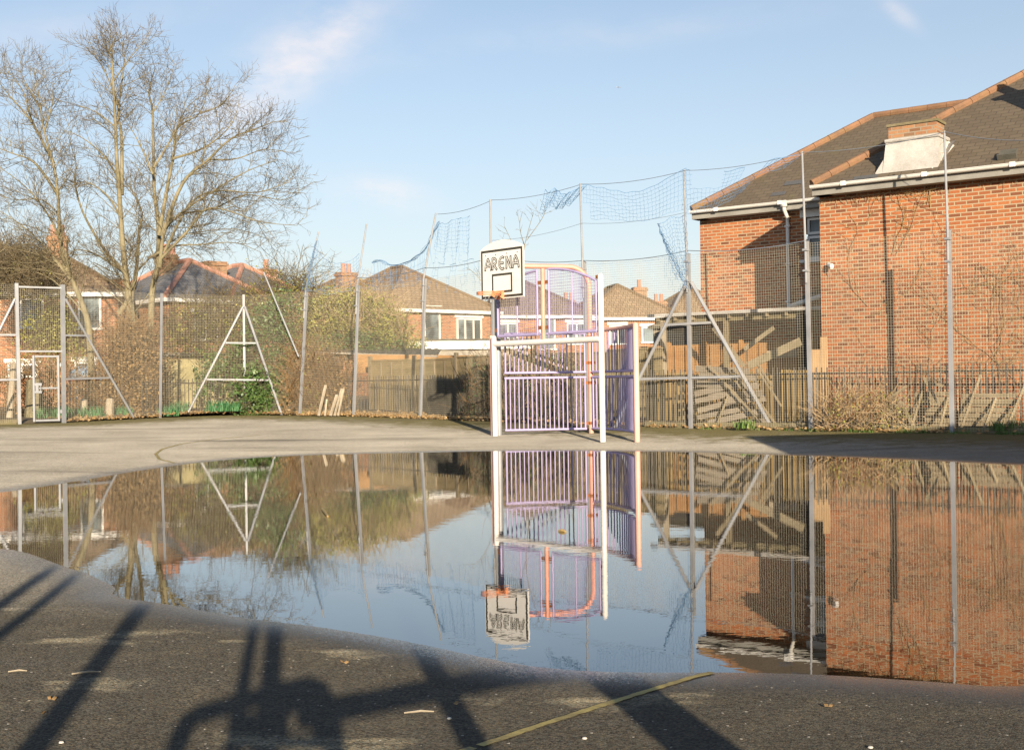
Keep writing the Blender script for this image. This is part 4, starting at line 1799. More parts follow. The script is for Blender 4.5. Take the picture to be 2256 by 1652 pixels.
def build_far():
    yaw = math.radians(40)
    # C: brown roof left of the goal; eaves from (845) at left to (1070) right
    far_house('brown tiled hip roofed house with white windows left of the backboard', corner_at(850, 63.2), yaw, 7.4, 8.5, 5.1, 33, 'tile_brown', 'tile_brown',
              windows=(('front', 3.0, 4.05, 1.1, 2.1, 1), ('front', 5.55, 4.0, 1.75, 1.35, 3), ('front', 3.0, 1.5, 1.0, 2.0, 1)))
    # its taller neighbour wing behind carrying the chimney
    far_house('brown tiled roof with twin chimney pots rising behind the green bush', corner_at(748, 66.0), yaw, 5.6, 8.0, 5.3, 32, 'tile_brown', 'tile_brown',
              chimneys=((.36, .30, 1.0, .7, .6, 2),))
    far_house('brick house with dark brown hip roof behind the goal', corner_at(1075, 70.0), math.radians(14), 6.3, 8.0, 5.0, 32, 'tile_dark', 'tile_dark',
              windows=(('front', 3.6, 3.9, 1.0, 1.9, 1), ('front', 5.4, 3.9, 1.2, 1.3, 2), ('front', 1.2, 3.9, 1.2, 1.3, 2)))
    far_house('brown tiled house right of the goal with one round chimney pot', corner_at(1292, 74.0), math.radians(12), 5.9, 8.0, 5.0, 34, 'tile_brown', 'tile_brown',
              chimneys=((.74, .42, .85, .7, .75, 1), (.05, .5, .7, .6, .9, 2)),
              windows=(('front', 2.0, 3.9, 1.1, 1.2, 2), ('front', 4.0, 3.9, .9, 1.0, 1)))
    far_house('small brown tiled house with stout chimney left of the big brick house', corner_at(1462, 78.0), math.radians(12), 6.5, 8.0, 4.9, 33, 'tile_brown', 'tile_brown',
              chimneys=((.14, .35, .9, .7, .6, 2),),
              windows=(('front', 2.4, 3.9, 1.1, 1.2, 2),))
    # B: grey slate house behind the corner brace
    far_house('grey slate roofed house with pink ridge tiles behind the corner brace', corner_at(372, 55.0), math.radians(45), 5.4, 7.0, 5.2, 34, 'slate_grey', 'terracotta_pink',
              chimneys=((.40, .55, .9, .6, .6, 3), (.72, .40, 1.0, .8, .75, 0)),
              windows=(('front', 1.9, 3.9, 1.3, 1.3, 2), ('side', 3.2, 3.9, 1.2, 1.3, 2)))
    far_house('slate roofed house with tall single chimney pot right of the corner brace', corner_at(512, 57.5), math.radians(50), 5.6, 6.4, 5.2, 33, 'slate_grey', 'terracotta_pink',
              chimneys=((.72, .42, .85, .7, .6, 1),))
    # A: house at far left
    far_house('brown tiled brick house behind the gate at the far left', corner_at(-75, 50.0), math.radians(14), 6.1, 6.4, 5.2, 32, 'tile_brown', 'tile_brown',
              chimneys=((.54, .45, .8, .65, .55, 2), (.9, .75, .7, .6, .35, 0)),
              windows=(('front', 4.9, 4.35, .95, 1.5, 1), ('front', 2.6, 4.3, .95, 1.3, 1), ('front', 2.2, 1.9, 1.2, .6, 2), ('front', 4.7, 1.9, .9, .7, 1)))
    # white flat-roofed extension
    a = P(905, 771, 52)
    root = thing('flat_roof_extension', Vector((a.x, a.y, .3)), 'low extension with white fascia below the brown tiled house', 'extension')
    t = Vector((math.cos(math.radians(8)), math.sin(math.radians(8)), 0))
    n = Vector((-t.y, t.x, 0))
    o = Vector((a.x, a.y, 0))
    z1 = P(905, 752, 52).z
    z0 = P(905, 771, 52).z
    m_ = MB()
    m_.box(o + t * 2.6 + n * 1.5 + UP * z0 / 2, t * 2.55, n * 1.5, UP * z0 / 2)
    m_.build('wall', M['concrete'], root)
    m_ = MB()
    m_.box(o + t * 2.6 + n * 1.5 + UP * (z0 + z1) / 2, t * 2.72, n * 1.7, UP * (z1 - z0) / 2)
    m_.build('fascia', M['white'], root)
    m_ = MB()
    m_.box(o + t * 2.6 + n * 1.5 + UP * (z1 + .04), t * 2.75, n * 1.73, UP * .04)
    m_.build('roof', M['felt'], root)


build_far()


# ------------------------------------------------------------------ railings, timber fences, sheds, pallets
def railing(label, pts, ztop=1.38, zrail=1.25, sp=.115, r=.011):
    root_p = pts[0]
    m_ = MB()
    root = thing('iron_railing', Vector(root_p), label, 'railing', 'iron railings behind the mesh fence')
    bars = MB()
    rails = MB()
    rng = random.Random(8)
    for a, b in zip(pts[:-1], pts[1:]):
        L = (b - a).length
        n = max(1, int(L / sp))
        for i in range(n):
            p = lerp(a, b, i / n)
            g = p.z
            lean = Vector((rng.uniform(-.012, .012), rng.uniform(-.01, .01), 0))
            bars.bar(Vector((p.x, p.y, g - .05)), Vector((p.x, p.y, ztop + rng.uniform(-.015, .015))) + lean, r * 2)
        for z in (zrail,):
            rails.bar(Vector((a.x, a.y, z)), Vector((b.x, b.y, z)), .012, .035)
        rails.bar(Vector((a.x, a.y, a.z + .12)), Vector((b.x, b.y, b.z + .12)), .012, .035)
    bars.build('bars', M['rail_dark'], root)
    rails.build('rail', M['rail_dark'], root)


def seg(keys, off):
    i0, i1 = ORDER.index(keys[0]), ORDER.index(keys[1])
    return offset_line(FLINE, off)[i0:i1 + 1]


railing('dark iron railing behind the ivy and the corner brace', seg(('c', 'd'), .9))
railing('dark iron railing in front of the lap panel fence left of the goal', seg(('d', 'h'), .9))
railing('dark iron railing behind the right fence brace', seg(('h', 'j'), .8))
railing('dark iron railing along the foot of the brick wall', seg(('j', 'm'), .8))


def timber_fence():
    line = offset_line(FLINE, 1.55)
    pts = [lerp(line[ORDER.index('d')], line[ORDER.index('e')], .62), line[ORDER.index('e')], line[ORDER.index('f')], line[ORDER.index('g')], line[ORDER.index('h')], lerp(line[ORDER.index('h')], line[ORDER.index('i')], .35)]
    root = thing('timber_fence', pts[0], 'weathered timber lap panel fence behind the railings left of the goal', 'fence')
    # resample into panels of about 1.75 m
    dense = []
    acc = [0]
    for a, b in zip(pts[:-1], pts[1:]):
        acc.append(acc[-1] + (b - a).length)

    def at(s):
        for i in range(len(pts) - 1):
            if s <= acc[i + 1] or i == len(pts) - 2:
                return lerp(pts[i], pts[i + 1], (s - acc[i]) / (acc[i + 1] - acc[i]))
    n = max(1, int(round(acc[-1] / 1.75)))
    rng = random.Random(21)
    ztop = 1.84
    for i in range(n):
        a, b = at(acc[-1] * i / n), at(acc[-1] * (i + 1) / n)
        d, nn = fence_normal(a, b)
        L = (Vector((b.x, b.y, 0)) - Vector((a.x, a.y, 0))).length
        zt = ztop + rng.uniform(-.05, .05)
        m_ = MB()
        nb = 13
        z0 = .3
        for k in range(nb):
            za, zb = lerp(z0, zt, k / nb), lerp(z0, zt, (k + 1) / nb) + .02
            jit = rng.uniform(-.008, .008)
            c = lerp(Vector((a.x, a.y, 0)), Vector((b.x, b.y, 0)), .5)
            m_.box(c + UP * ((za + zb) / 2 + jit), d * (L / 2 - .055), nn * .006 + UP * 0, UP * (zb - za) / 2 - nn * .012)
        m_.build('lap_panel', M['wood_lap'], root)
        for f in (.26, .5, .74):
            b_ = MB()
            p = lerp(a, b, f)
            w = rng.uniform(.018, .026)
            b_.box(Vector((p.x, p.y, (z0 + zt) / 2)) - nn * .035, d * w, nn * .012, UP * ((zt - z0) / 2 - .03))
            b_.build('batten', M['wood_grey'], root)
        b_ = MB()
        c = lerp(Vector((a.x, a.y, 0)), Vector((b.x, b.y, 0)), .5)
        b_.box(c + UP * (zt + .035) - nn * .015, d * (L / 2 - .055), nn * .035, UP * .018)
        b_.build('capping', M['wood_lap'], root)
        b_ = MB()
        b_.box(Vector((a.x, a.y, (zt + .2) / 2)) - nn * .01, d * .048, nn * .048, UP * ((zt + .12) / 2))
        b_.build('post', M['wood_grey'], root)
    # near black panel standing in front of the lap panels
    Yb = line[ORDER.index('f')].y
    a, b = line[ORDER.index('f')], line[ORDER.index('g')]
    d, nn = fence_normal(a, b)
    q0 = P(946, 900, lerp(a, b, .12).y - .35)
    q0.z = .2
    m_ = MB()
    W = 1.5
    rt = thing('dark_board_panel', q0, 'near black board panel behind the railings left of the goal post', 'panel')
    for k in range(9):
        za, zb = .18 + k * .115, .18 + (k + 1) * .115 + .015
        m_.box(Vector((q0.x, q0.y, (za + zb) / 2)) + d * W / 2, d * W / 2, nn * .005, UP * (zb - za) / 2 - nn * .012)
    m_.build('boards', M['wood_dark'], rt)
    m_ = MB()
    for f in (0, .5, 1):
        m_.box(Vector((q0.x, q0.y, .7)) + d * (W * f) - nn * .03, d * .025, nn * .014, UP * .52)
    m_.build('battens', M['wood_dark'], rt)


timber_fence()


def board_fence():
    """vertical boards behind the railing right of the goal"""
    line = offset_line(FLINE, 1.1)
    a, b = lerp(line[ORDER.index('h')], line[ORDER.index('i')], .38), lerp(line[ORDER.index('i')], line[ORDER.index('j')], .97)
    mid = line[ORDER.index('i')]
    root = thing('board_fence', a, 'low fence of brown mossy upright boards behind the right fence brace', 'fence')
    rng = random.Random(6)
    m_ = MB()
    for p, q in ((a, mid), (mid, b)):
        d, nn = fence_normal(p, q)
        L = (q - p).length
        n = int(L / .115)
        for i in range(n):
            c = lerp(p, q, (i + .5) / n)
            zt = 1.30 + rng.uniform(-.06, .05)
            m_.box(Vector((c.x, c.y, (zt + .12) / 2)) + nn * rng.uniform(-.012, .012), d * rng.uniform(.038, .05), nn * .009, UP * (zt - .12) / 2)
    m_.build('boards', M['wood_brown'], root)
    r = MB()
    for z in (.45, 1.1):
        for p, q in ((a, mid), (mid, b)):
            d, nn = fence_normal(p, q)
            r.bar(Vector((p.x, p.y, z)) + nn * .045, Vector((q.x, q.y, z)) + nn * .045, .04, .07)
    r.build('rail', M['wood_grey'], root)


board_fence()


def yard():
    """lean-to, orange fence, plywood and timbers between the goal and the brick house"""
    # orange lap fence further back
    a, b = PL(1400, 800, NW, KR - .6), PL(1806, 800, NW, KR - .6)
    zt = PL(1600, 759, NW, KR - .6).z
    root = thing('lap_fence', Vector((a.x, a.y, .3)), 'newer orange brown lap panel fence behind the right fence brace', 'fence')
    d, nn = fence_normal(a, b)
    L = (b - a).length
    n = 5
    for i in range(n):
        m_ = MB()
        p = lerp(a, b, (i + .5) / n)
        for k in range(12):
            z0, z1 = lerp(.3, zt, k / 12), lerp(.3, zt, (k + 1) / 12) + .02
            m_.box(Vector((p.x, p.y, (z0 + z1) / 2)), d * (L / n / 2 - .05), nn * .005, UP * (z1 - z0) / 2 - nn * .012)
        for f in (-.3, 0, .3):
            m_.box(Vector((p.x, p.y, (zt + .3) / 2)) + d * (f * L / n) - nn * .035, d * .02, nn * .012, UP * (zt - .3) / 2)
        m_.build('lap_panel', M['wood_orange'], root)
        m_ = MB()
        p = lerp(a, b, i / n)
        m_.box(Vector((p.x, p.y, (zt + .1) / 2)), d * .045, nn * .045, UP * (zt + .1) / 2)
        m_.build('post', M['wood_orange'], root)
    # grey shed with felt roof
    Ys = 30.3
    p0, p1 = P(1440, 762, Ys), P(1552, 758, Ys - .4)
    zt = P(1500, 716, Ys).z
    sr = thing('garden_shed', Vector((p0.x, p0.y, .3)), 'low grey boarded shed behind the left leg of the right fence brace', 'shed')
    d, nn = fence_normal(p0, p1)
    L = (p1 - p0).length
    m_ = MB()
    for k in range(14):
        z0, z1 = lerp(.3, zt, k / 14), lerp(.3, zt, (k + 1) / 14) + .015
        c = Vector(((p0.x + p1.x) / 2, (p0.y + p1.y) / 2, (z0 + z1) / 2))
        m_.box(c, d * L / 2, nn * .006, UP * (z1 - z0) / 2 - nn * .01)
        m_.box(c + nn * .9 - d * L / 2, d * .008, nn * .88, UP * (z1 - z0) / 2)
        m_.box(c + nn * .9 + d * L / 2, d * .008, nn * .88, UP * (z1 - z0) / 2)
    m_.build('wall', M['shed_board'], sr)
    m_ = MB()
    c = Vector(((p0.x + p1.x) / 2, (p0.y + p1.y) / 2, zt + .06))
    m_.box(c + nn * .9, d * (L / 2 + .12), nn * 1.05 + UP * .12, UP * .03)
    m_.build('roof', M['felt'], sr)
    # lean-to frame against the rear wall
    kf = KR - 1.7
    A, B = PL(1444, 700, NW, kf), PL(1812, 690, NW, kf)
    zb = PL(1600, 700, NW, kf).z
    A.z = B.z = 0
    lr = thing('lean_to', Vector((A.x, A.y, .3)), 'old timber lean to roof on posts below the brick wall of the house', 'lean-to')
    L = (B - A).dot(t_)
    m_ = MB()
    m_.box(A + t_ * L / 2 + UP * zb, t_ * L / 2, n_ * .03, UP * .075)
    m_.build('beam', M['sleeper'], lr)
    rm = MB()
    zz = zb + .11
    rm.poly([A + t_ * -.1 - n_ * .2 + UP * zz, A + t_ * (L + .0) - n_ * .2 + UP * zz, A + t_ * L + n_ * 1.55 + UP * (zz + .12), A - t_ * .1 + n_ * 1.55 + UP * (zz + .12)])
    rm.box(A + t_ * L / 2 - n_ * .2 + UP * (zz - .0), t_ * (L / 2 + .1), n_ * .02, UP * .035)
    rm.build('roof', M['white_old'], lr)
    rng = random.Random(9)
    m_ = MB()
    for i in range(9):
        x = L * (i + .3) / 9
        m_.bar(A + t_ * x - n_ * .15 + UP * (zb + .02), A + t_ * x + n_ * 1.5 + UP * (zb + .13), .05, .09)
    m_.build('rafters', M['wood_grey'], lr)
    for px, mat in ((1462, 'wood_pale'), (1600, 'wood_grey'), (1762, 'wood_dark'), (1772, 'wood_dark')):
        p = PL(px, 740, NW, kf)
        m_ = MB()
        m_.box(Vector((p.x, p.y, (zb + .2) / 2)), t_ * .05, n_ * .05, UP * (zb - .2) / 2)
        m_.build('post', M[mat], lr)
    # diagonals
    m_ = MB()
    m_.bar(PL(1572, 722, NW, kf - .06), PL(1640, 808, NW, kf - .06), .04, .09)
    m_.bar(PL(1640, 770, NW, kf - .06), PL(1705, 722, NW, kf - .06), .04, .09)
    m_.build('brace', M['wood_grey'], lr)
    # long diagonal plank in front
    m_ = MB()
    q0, q1 = PL(1648, 806, NW, KW - .15), PL(1764, 752, NW, KW - .15)
    m_.bar(q0, q1, .03, .17)
    tag(m_.build('plank', M['wood_grey'], None, loc=q0), 'grey weathered plank propped diagonally in front of the orange lap fence', 'plank')
    # pale shelf plank
    m_ = MB()
    q0, q1 = PL(1690, 781, NW, KR - .75), PL(1766, 777, NW, KR - .75)
    m_.bar(q0, q1, .05, .17)
    tag(m_.build('plank', M['wood_pale'], None, loc=q0), 'pale horizontal board on top of the orange lap fence', 'plank')
    # plywood sheet at the house corner
    m_ = MB()
    q0 = PL(1790, 945, NW, KW - .25)
    q1 = PL(1826, 945, NW, KW - .25)
    zt = PL(1800, 770, NW, KW - .25).z
    zs = PL(1826, 742, NW, KW - .25).z
    m_.box(Vector(((q0.x + q1.x) / 2, (q0.y + q1.y) / 2, (zt + .2) / 2)), t_ * (q1 - q0).dot(t_) / 2, n_ * .009, UP * (zt - .2) / 2)
    m_.box(Vector((q1.x, q1.y, (zs + .2) / 2)) - t_ * .07 - n_ * .015, t_ * .07, n_ * .006, UP * (zs - .2) / 2)
    tag(m_.build('plywood_sheet', M['ply'], None, loc=q0), 'orange plywood sheet standing at the corner of the brick house', 'plywood sheet')
    # window of the house seen under the lean-to
    # broken panel with battens leaning behind the brace
    line = offset_line(FLINE, .42)
    i0, i1 = ORDER.index('i'), ORDER.index('j')
    d, nn = fence_normal(FLINE[i0], FLINE[i1])
    br = thing('collapsed_fence', line[i0], 'collapsed slatted timber panel leaning on the railing below the right brace', 'fence panel')
    Yp = lambda px: lerp(line[i0], line[i1], (px - 1522) / (1787 - 1522)).y
    rng = random.Random(12)
    rows = [(1532, 812, 1650, 818), (1540, 826, 1665, 833), (1535, 845, 1672, 850), (1530, 868, 1600, 852), (1532, 884, 1618, 866), (1560, 872, 1680, 866),
            (1537, 905, 1622, 882), (1536, 920, 1650, 898), (1560, 932, 1680, 905), (1600, 882, 1688, 876), (1590, 938, 1690, 926), (1540, 938, 1600, 925)]
    for (x0, y0, x1, y1) in rows:
        m_ = MB()
        p, q = P(x0, y0, Yp(x0) + .15 + rng.uniform(-.08, .1)), P(x1, y1, Yp(x1) + .15 + rng.uniform(-.08, .1))
        m_.bar(p, q, .014, rng.uniform(.10, .14))
        m_.build('slat', M['shed_board'], br)
    for (x0, y0, x1, y1) in ((1562, 805, 1690, 945), (1618, 810, 1712, 938), (1672, 805, 1700, 850), (1605, 870, 1580, 935), (1668, 812, 1722, 895)):
        m_ = MB()
        p, q = P(x0, y0, Yp(x0) + .02), P(x1, y1, Yp(x1) - .02)
        m_.bar(p, q, .03, .035)
        m_.build('batten', M['wood_grey'], br)
    # weathered panels leaning behind the fence at right
    line2 = offset_line(FLINE, .38)
    k0 = ORDER.index('j')

    def Yq(px):
        if px < 2098:
            return lerp(line2[k0], line2[k0 + 1], (px - 1787) / (2098 - 1787)).y
        return lerp(line2[k0 + 1], line2[k0 + 2], (px - 2098) / 330).y
    for (label, x0, x1, yt, stakes) in (('grey slatted pallet leaning behind the mesh left of the last pole', 2008, 2090, 868, ((2008, 940, 2040, 835), (2070, 940, 2090, 868))),
                                       ('wide grey slatted panel leaning behind the mesh right of the last pole', 2112, 2238, 872, ((2118, 942, 2160, 826), (2168, 944, 2196, 870), (2220, 938, 2262, 838)))):
        r = thing('wooden_pallet', P(x0, 940, Yq(x0)), label, 'pallet', 'weathered panels leaning behind the fence')
        for k in range(7):
            y = lerp(yt, 934, k / 6) + rng.uniform(-2, 2)
            m_ = MB()
            sh = (934 - y) * .12
            p, q = P(x0 + sh, y, Yq(x0) + .25 + .03 * k), P(x1 + sh * .5, y + rng.uniform(-2, 3), Yq(x1) + .25 + .03 * k)
            m_.bar(p, q, .018, .092 if k % 2 else .075)
            m_.build('slat', M['wood_grey'], r)
        for (a0, a1, b0, b1) in stakes:
            m_ = MB()
            m_.bar(P(a0, a1, Yq(a0) + .1), P(b0, b1, Yq(b0) + .3), .035, .045)
            m_.build('stake', M['wood_grey'], r)
    m_ = MB()
    q0 = P(2038, 832, Yq(2040) + .2)
    for (a0, b0) in (((2036, 832), (2068, 890)), ((2044, 843), (2078, 850)), ((1986, 885), (2010, 938)), ((1940, 930), (1985, 886)), ((1905, 918), (1998, 850))):
        m_.bar(P(*a0, Yq(a0[0]) + .12), P(*b0, Yq(b0[0]) + .12), .03, .05)
    tag(m_.build('broken_timbers', M['wood_grey'], None, loc=q0), 'loose grey broken timbers crossed behind the mesh beside the brambles', 'timber')
    # pale split logs
    rng = random.Random(15)
    for i, px in enumerate((702, 716, 728, 737, 745)):
        Yl = 33.9
        m_ = MB()
        b0 = P(px, 916, Yl)
        t0 = P(px + rng.uniform(2, 16), rng.uniform(848, 880), Yl + .25)
        w = rng.uniform(.03, .05)
        m_.bar(b0, t0, w * 1.6, w)
        tag(m_.build('split_log', M['wood_pale'], None, loc=b0), ['thin pale split log at the left end of the leaning row', 'pale split log second from left in the leaning row', 'middle pale split log of the row leaning by the railings', 'pale split log second from right in the leaning row', 'pale split log nearest the lap panel fence in the leaning row'][i], 'log', 'pale logs leaning by the railings')
    # pale peeling board stack above the logs
    pr = thing('peeling_hoarding', P(690, 830, 35.2), 'pale hoarding with peeling paint between the bushes and the lap panel fence', 'hoarding')
    m_ = MB()
    a, b = P(688, 790, 35.2), P(766, 788, 34.9)
    d, nn = fence_normal(a, b)
    rg = random.Random(77)
    for k in range(6):
        y = 790 + k * 9.2
        p, q = P(690 + rg.uniform(-22, 16), y + rg.uniform(-2, 2), 36.4), P(762 + rg.uniform(-16, 4), y - 2 + rg.uniform(-2.5, 2.5), 36.2)
        m_.bar(p, q, .014, .105)
    m_.build('boards', M['shed_board'], pr)
    m_ = MB()
    for px in (692, 725, 762):
        m_.bar(P(px, 915, 36.5), P(px, 788, 36.5), .05, .05)
    m_.build('post', M['wood_grey'], pr)
    # corrugated shed roof line over the lap fence
    cr = thing('corrugated_roof', P(640, 770, 37.5), 'low corrugated sheet roof below the big green bush', 'roof sheet')
    m_ = MB()
    p, q = P(655, 773, 37.5), P(965, 783, 36.5)
    for i in range(60):
        a0, b0 = lerp(p, q, i / 60), lerp(p, q, (i + 1) / 60)
        w0 = .02 * math.sin(i * 2.1)
        w1 = .02 * math.sin((i + 1) * 2.1)
        m_.poly([a0 + UP * w0, b0 + UP * w1, b0 + Vector((0, 2, .25 + w1)), a0 + Vector((0, 2, .25 + w0))])
    m_.build('sheet', M['felt'], cr)
    m_ = MB()
    m_.bar(p - UP * .03, q - UP * .03, .03, .05)
    m_.build('edge_trim', M['concrete'], cr)
    orw = MB()
    p, q = P(776, 790, 36.9), P(1090, 793, 36.3)
    orw.box((p + q) / 2 - UP * .15, (q - p) / 2, Vector((0, .01, 0)), UP * .28)
    tag(orw.build('garden_fence', M['wood_orange'], None, loc=p), 'orange boarded garden fence showing above the lap panel fence', 'fence')
    # blue tarpaulin
    tm = MB()
    c = P(185, 836, 38.5)
    ring = []
    for lv, (rx, h) in enumerate(((.5, 0.), (.48, .22), (.3, .36), (.08, .42))):
        ring.append([c + Vector((rx * math.cos(a) * (1 + .12 * math.sin(3 * a)), rx * .7 * math.sin(a), h - .12 * (lv < 2) * 0 + .03 * math.sin(5 * a))) for a in [2 * math.pi * i / 14 for i in range(14)]])
    for r0, r1 in zip(ring[:-1], ring[1:]):
        for i in range(14):
            tm.poly([r0[i], r0[(i + 1) % 14], r1[(i + 1) % 14], r1[i]])
    tm.poly(ring[-1])
    # stand under the cover
    for i in (1, 5, 8, 12):
        tm.bar(Vector((ring[0][i].x, ring[0][i].y, .3)), ring[0][i], .06)
    tag(tm.build('tarpaulin_cover', M['tarp'], None, loc=c), 'pale blue tarpaulin cover behind the mesh right of the gate', 'tarpaulin')
    # pale stumps and posts behind the gate
    for px, w, zt, lab in ((75, .24, 838, 'thick brown tree stump standing in the gateway'), (20, .09, 800, 'leaning grey post behind the mesh left of the gate'), (183, .1, 880, 'short pale post behind the mesh right of the gate'), (240, .12, 880, 'short pale stump beside the brown thicket')):
        m_ = MB()
        b0 = P(px, 925, 34.0)
        t0 = P(px + (10 if px == 20 else 2), zt, 34.2)
        m_.tube([b0 - UP * .1, lerp(b0, t0, .5), t0], [w * 1.15, w, w * .9], 9)
        tag(m_.build('wooden_stump', M['bark'] if px in (75,) else M['wood_pale'], None, loc=b0), lab, 'stump')
    # timber kick boards along the fence foot
    for k0_, k1_, f0, f1, lab in (('h', 'i', .55, .98, 'mossy timber edging board between the goal and the right fence brace'), ('i', 'j', .03, .97, 'mossy timber edging board below the collapsed panel'),
                                  ('j', 'k', .45, .985, 'mossy timber edging board below the brambles'), ('k', 'm', .015, .98, 'mossy timber edging board right of the last pole'),
                                  ('z', 'a', .1, .98, 'pale timber edging board left of the gate')):
        a, b = POST[k0_][0], POST[k1_][0]
        d, nn = fence_normal(a, b)
        m_ = MB()
        p, q = lerp(a, b, f0) + UP * .05 + nn * .09, lerp(a, b, f1) + UP * .05 + nn * .09
        m_.bar(p, q, .05, .17)
        tag(m_.build('edging_board', M['sleeper'], None, loc=p), lab, 'edging board', 'timber edging along the fence')


yard()


# ------------------------------------------------------------------ vegetation
def rand_unit(rng):
    while True:
        v = Vector((rng.uniform(-1, 1), rng.uniform(-1, 1), rng.uniform(-1, 1)))
        if .1 < v.length < 1:
            return v.normalized()


def wander(rng, p, d, L, n, bend, up=0.):
    pts = [p.copy()]
    d = d.normalized()
    for i in range(n):
        d = (d + rand_unit(rng) * bend + UP * up).normalized()
        p = p + d * (L / n)
        pts.append(p.copy())
    return pts


def branchlets(mbs, rng, pts, r0, level, lens, dens, spread, up, flat=1.0):
    """side shoots along a limb, recursing; mbs[level] receives the tubes"""
    tot = sum((b - a).length for a, b in zip(pts[:-1], pts[1:]))
    n = max(1, int(tot * dens[level]))
    for k in range(n):
        f = rng.uniform(.18 if level == 0 else .1, 1.0)
        x = f * (len(pts) - 1)
        i = min(int(x), len(pts) - 2)
        p = lerp(pts[i], pts[i + 1], x - i)
        d = (pts[i + 1] - pts[i]).normalized()
        s = rand_unit(rng)
        s.y *= flat
        s = (s - d * s.dot(d)).normalized()
        a = math.radians(rng.uniform(*spread))
        dd = (d * math.cos(a) + s * math.sin(a) + UP * up).normalized()
        L = lens[level] * rng.uniform(.5, 1.15) * (1.2 - .75 * f)
        r = max(.0055, min(r0 * .5, L * .011))
        ns = 4 if level == 0 else 3
        q = wander(rng, p, dd, L, ns, .20, up * .3)
        mbs[min(level, len(mbs) - 1)].tube(q, [r * (1 - .55 * j / ns) for j in range(ns + 1)], 4 if level == 0 else 3, False)
        if level + 1 < len(lens):
            branchlets(mbs, rng, q, r, level + 1, lens, dens, spread, up, flat)


def smooth_path(pts, n=5):
    out = []
    m = len(pts) - 1
    for i in range(m):
        p0, p1, p2, p3 = pts[max(i - 1, 0)], pts[i], pts[i + 1], pts[min(i + 2, m)]
        for k in range(n):
            f = k / n
            out.append(.5 * ((2 * p1) + (p2 - p0) * f + (2 * p0 - 5 * p1 + 4 * p2 - p3) * f * f + (3 * p1 - p0 - 3 * p2 + p3) * f ** 3))
    out.append(pts[-1])
    return out


def bare_tree(label, name, Y, limbs, seed, lens=(1.6, .85, .45), dens=(5.2, 5.8, 6.0), rscale=1., grp=None):
    rng = random.Random(seed)
    base = P(limbs[0][1][0][0], limbs[0][1][0][1], Y)
    root = thing(name, base, label, 'tree', grp)
    trunk, br, tw = MB(), MB(), MB()
    for (r0, px) in limbs:
        yo = rng.uniform(-1.3, 1.3)
        pts = []
        for i, (x, y) in enumerate(px):
            f = i / max(1, len(px) - 1)
            start = 0 if r0 > .10 else .25
            pts.append(P(x, y, Y + yo * (f * .9 + (0 if r0 > .1 else .1))))
        sp = smooth_path(pts)
        rr = [lerp(r0, max(.007, r0 * .10), (i / (len(sp) - 1)) ** .65) * rscale for i in range(len(sp))]
        tgt = trunk if r0 >= .07 else br
        tgt.tube(sp, rr, 8 if r0 > .07 else 6, False)
        branchlets([br, tw], rng, sp, rr[len(rr) // 2], 0, lens, dens, (28, 68), .12)
    trunk.build('trunk', M['bark'], root, True)
    br.build('limbs', M['bark'], root)
    tw.build('crown', M['twig'], root)
    return root


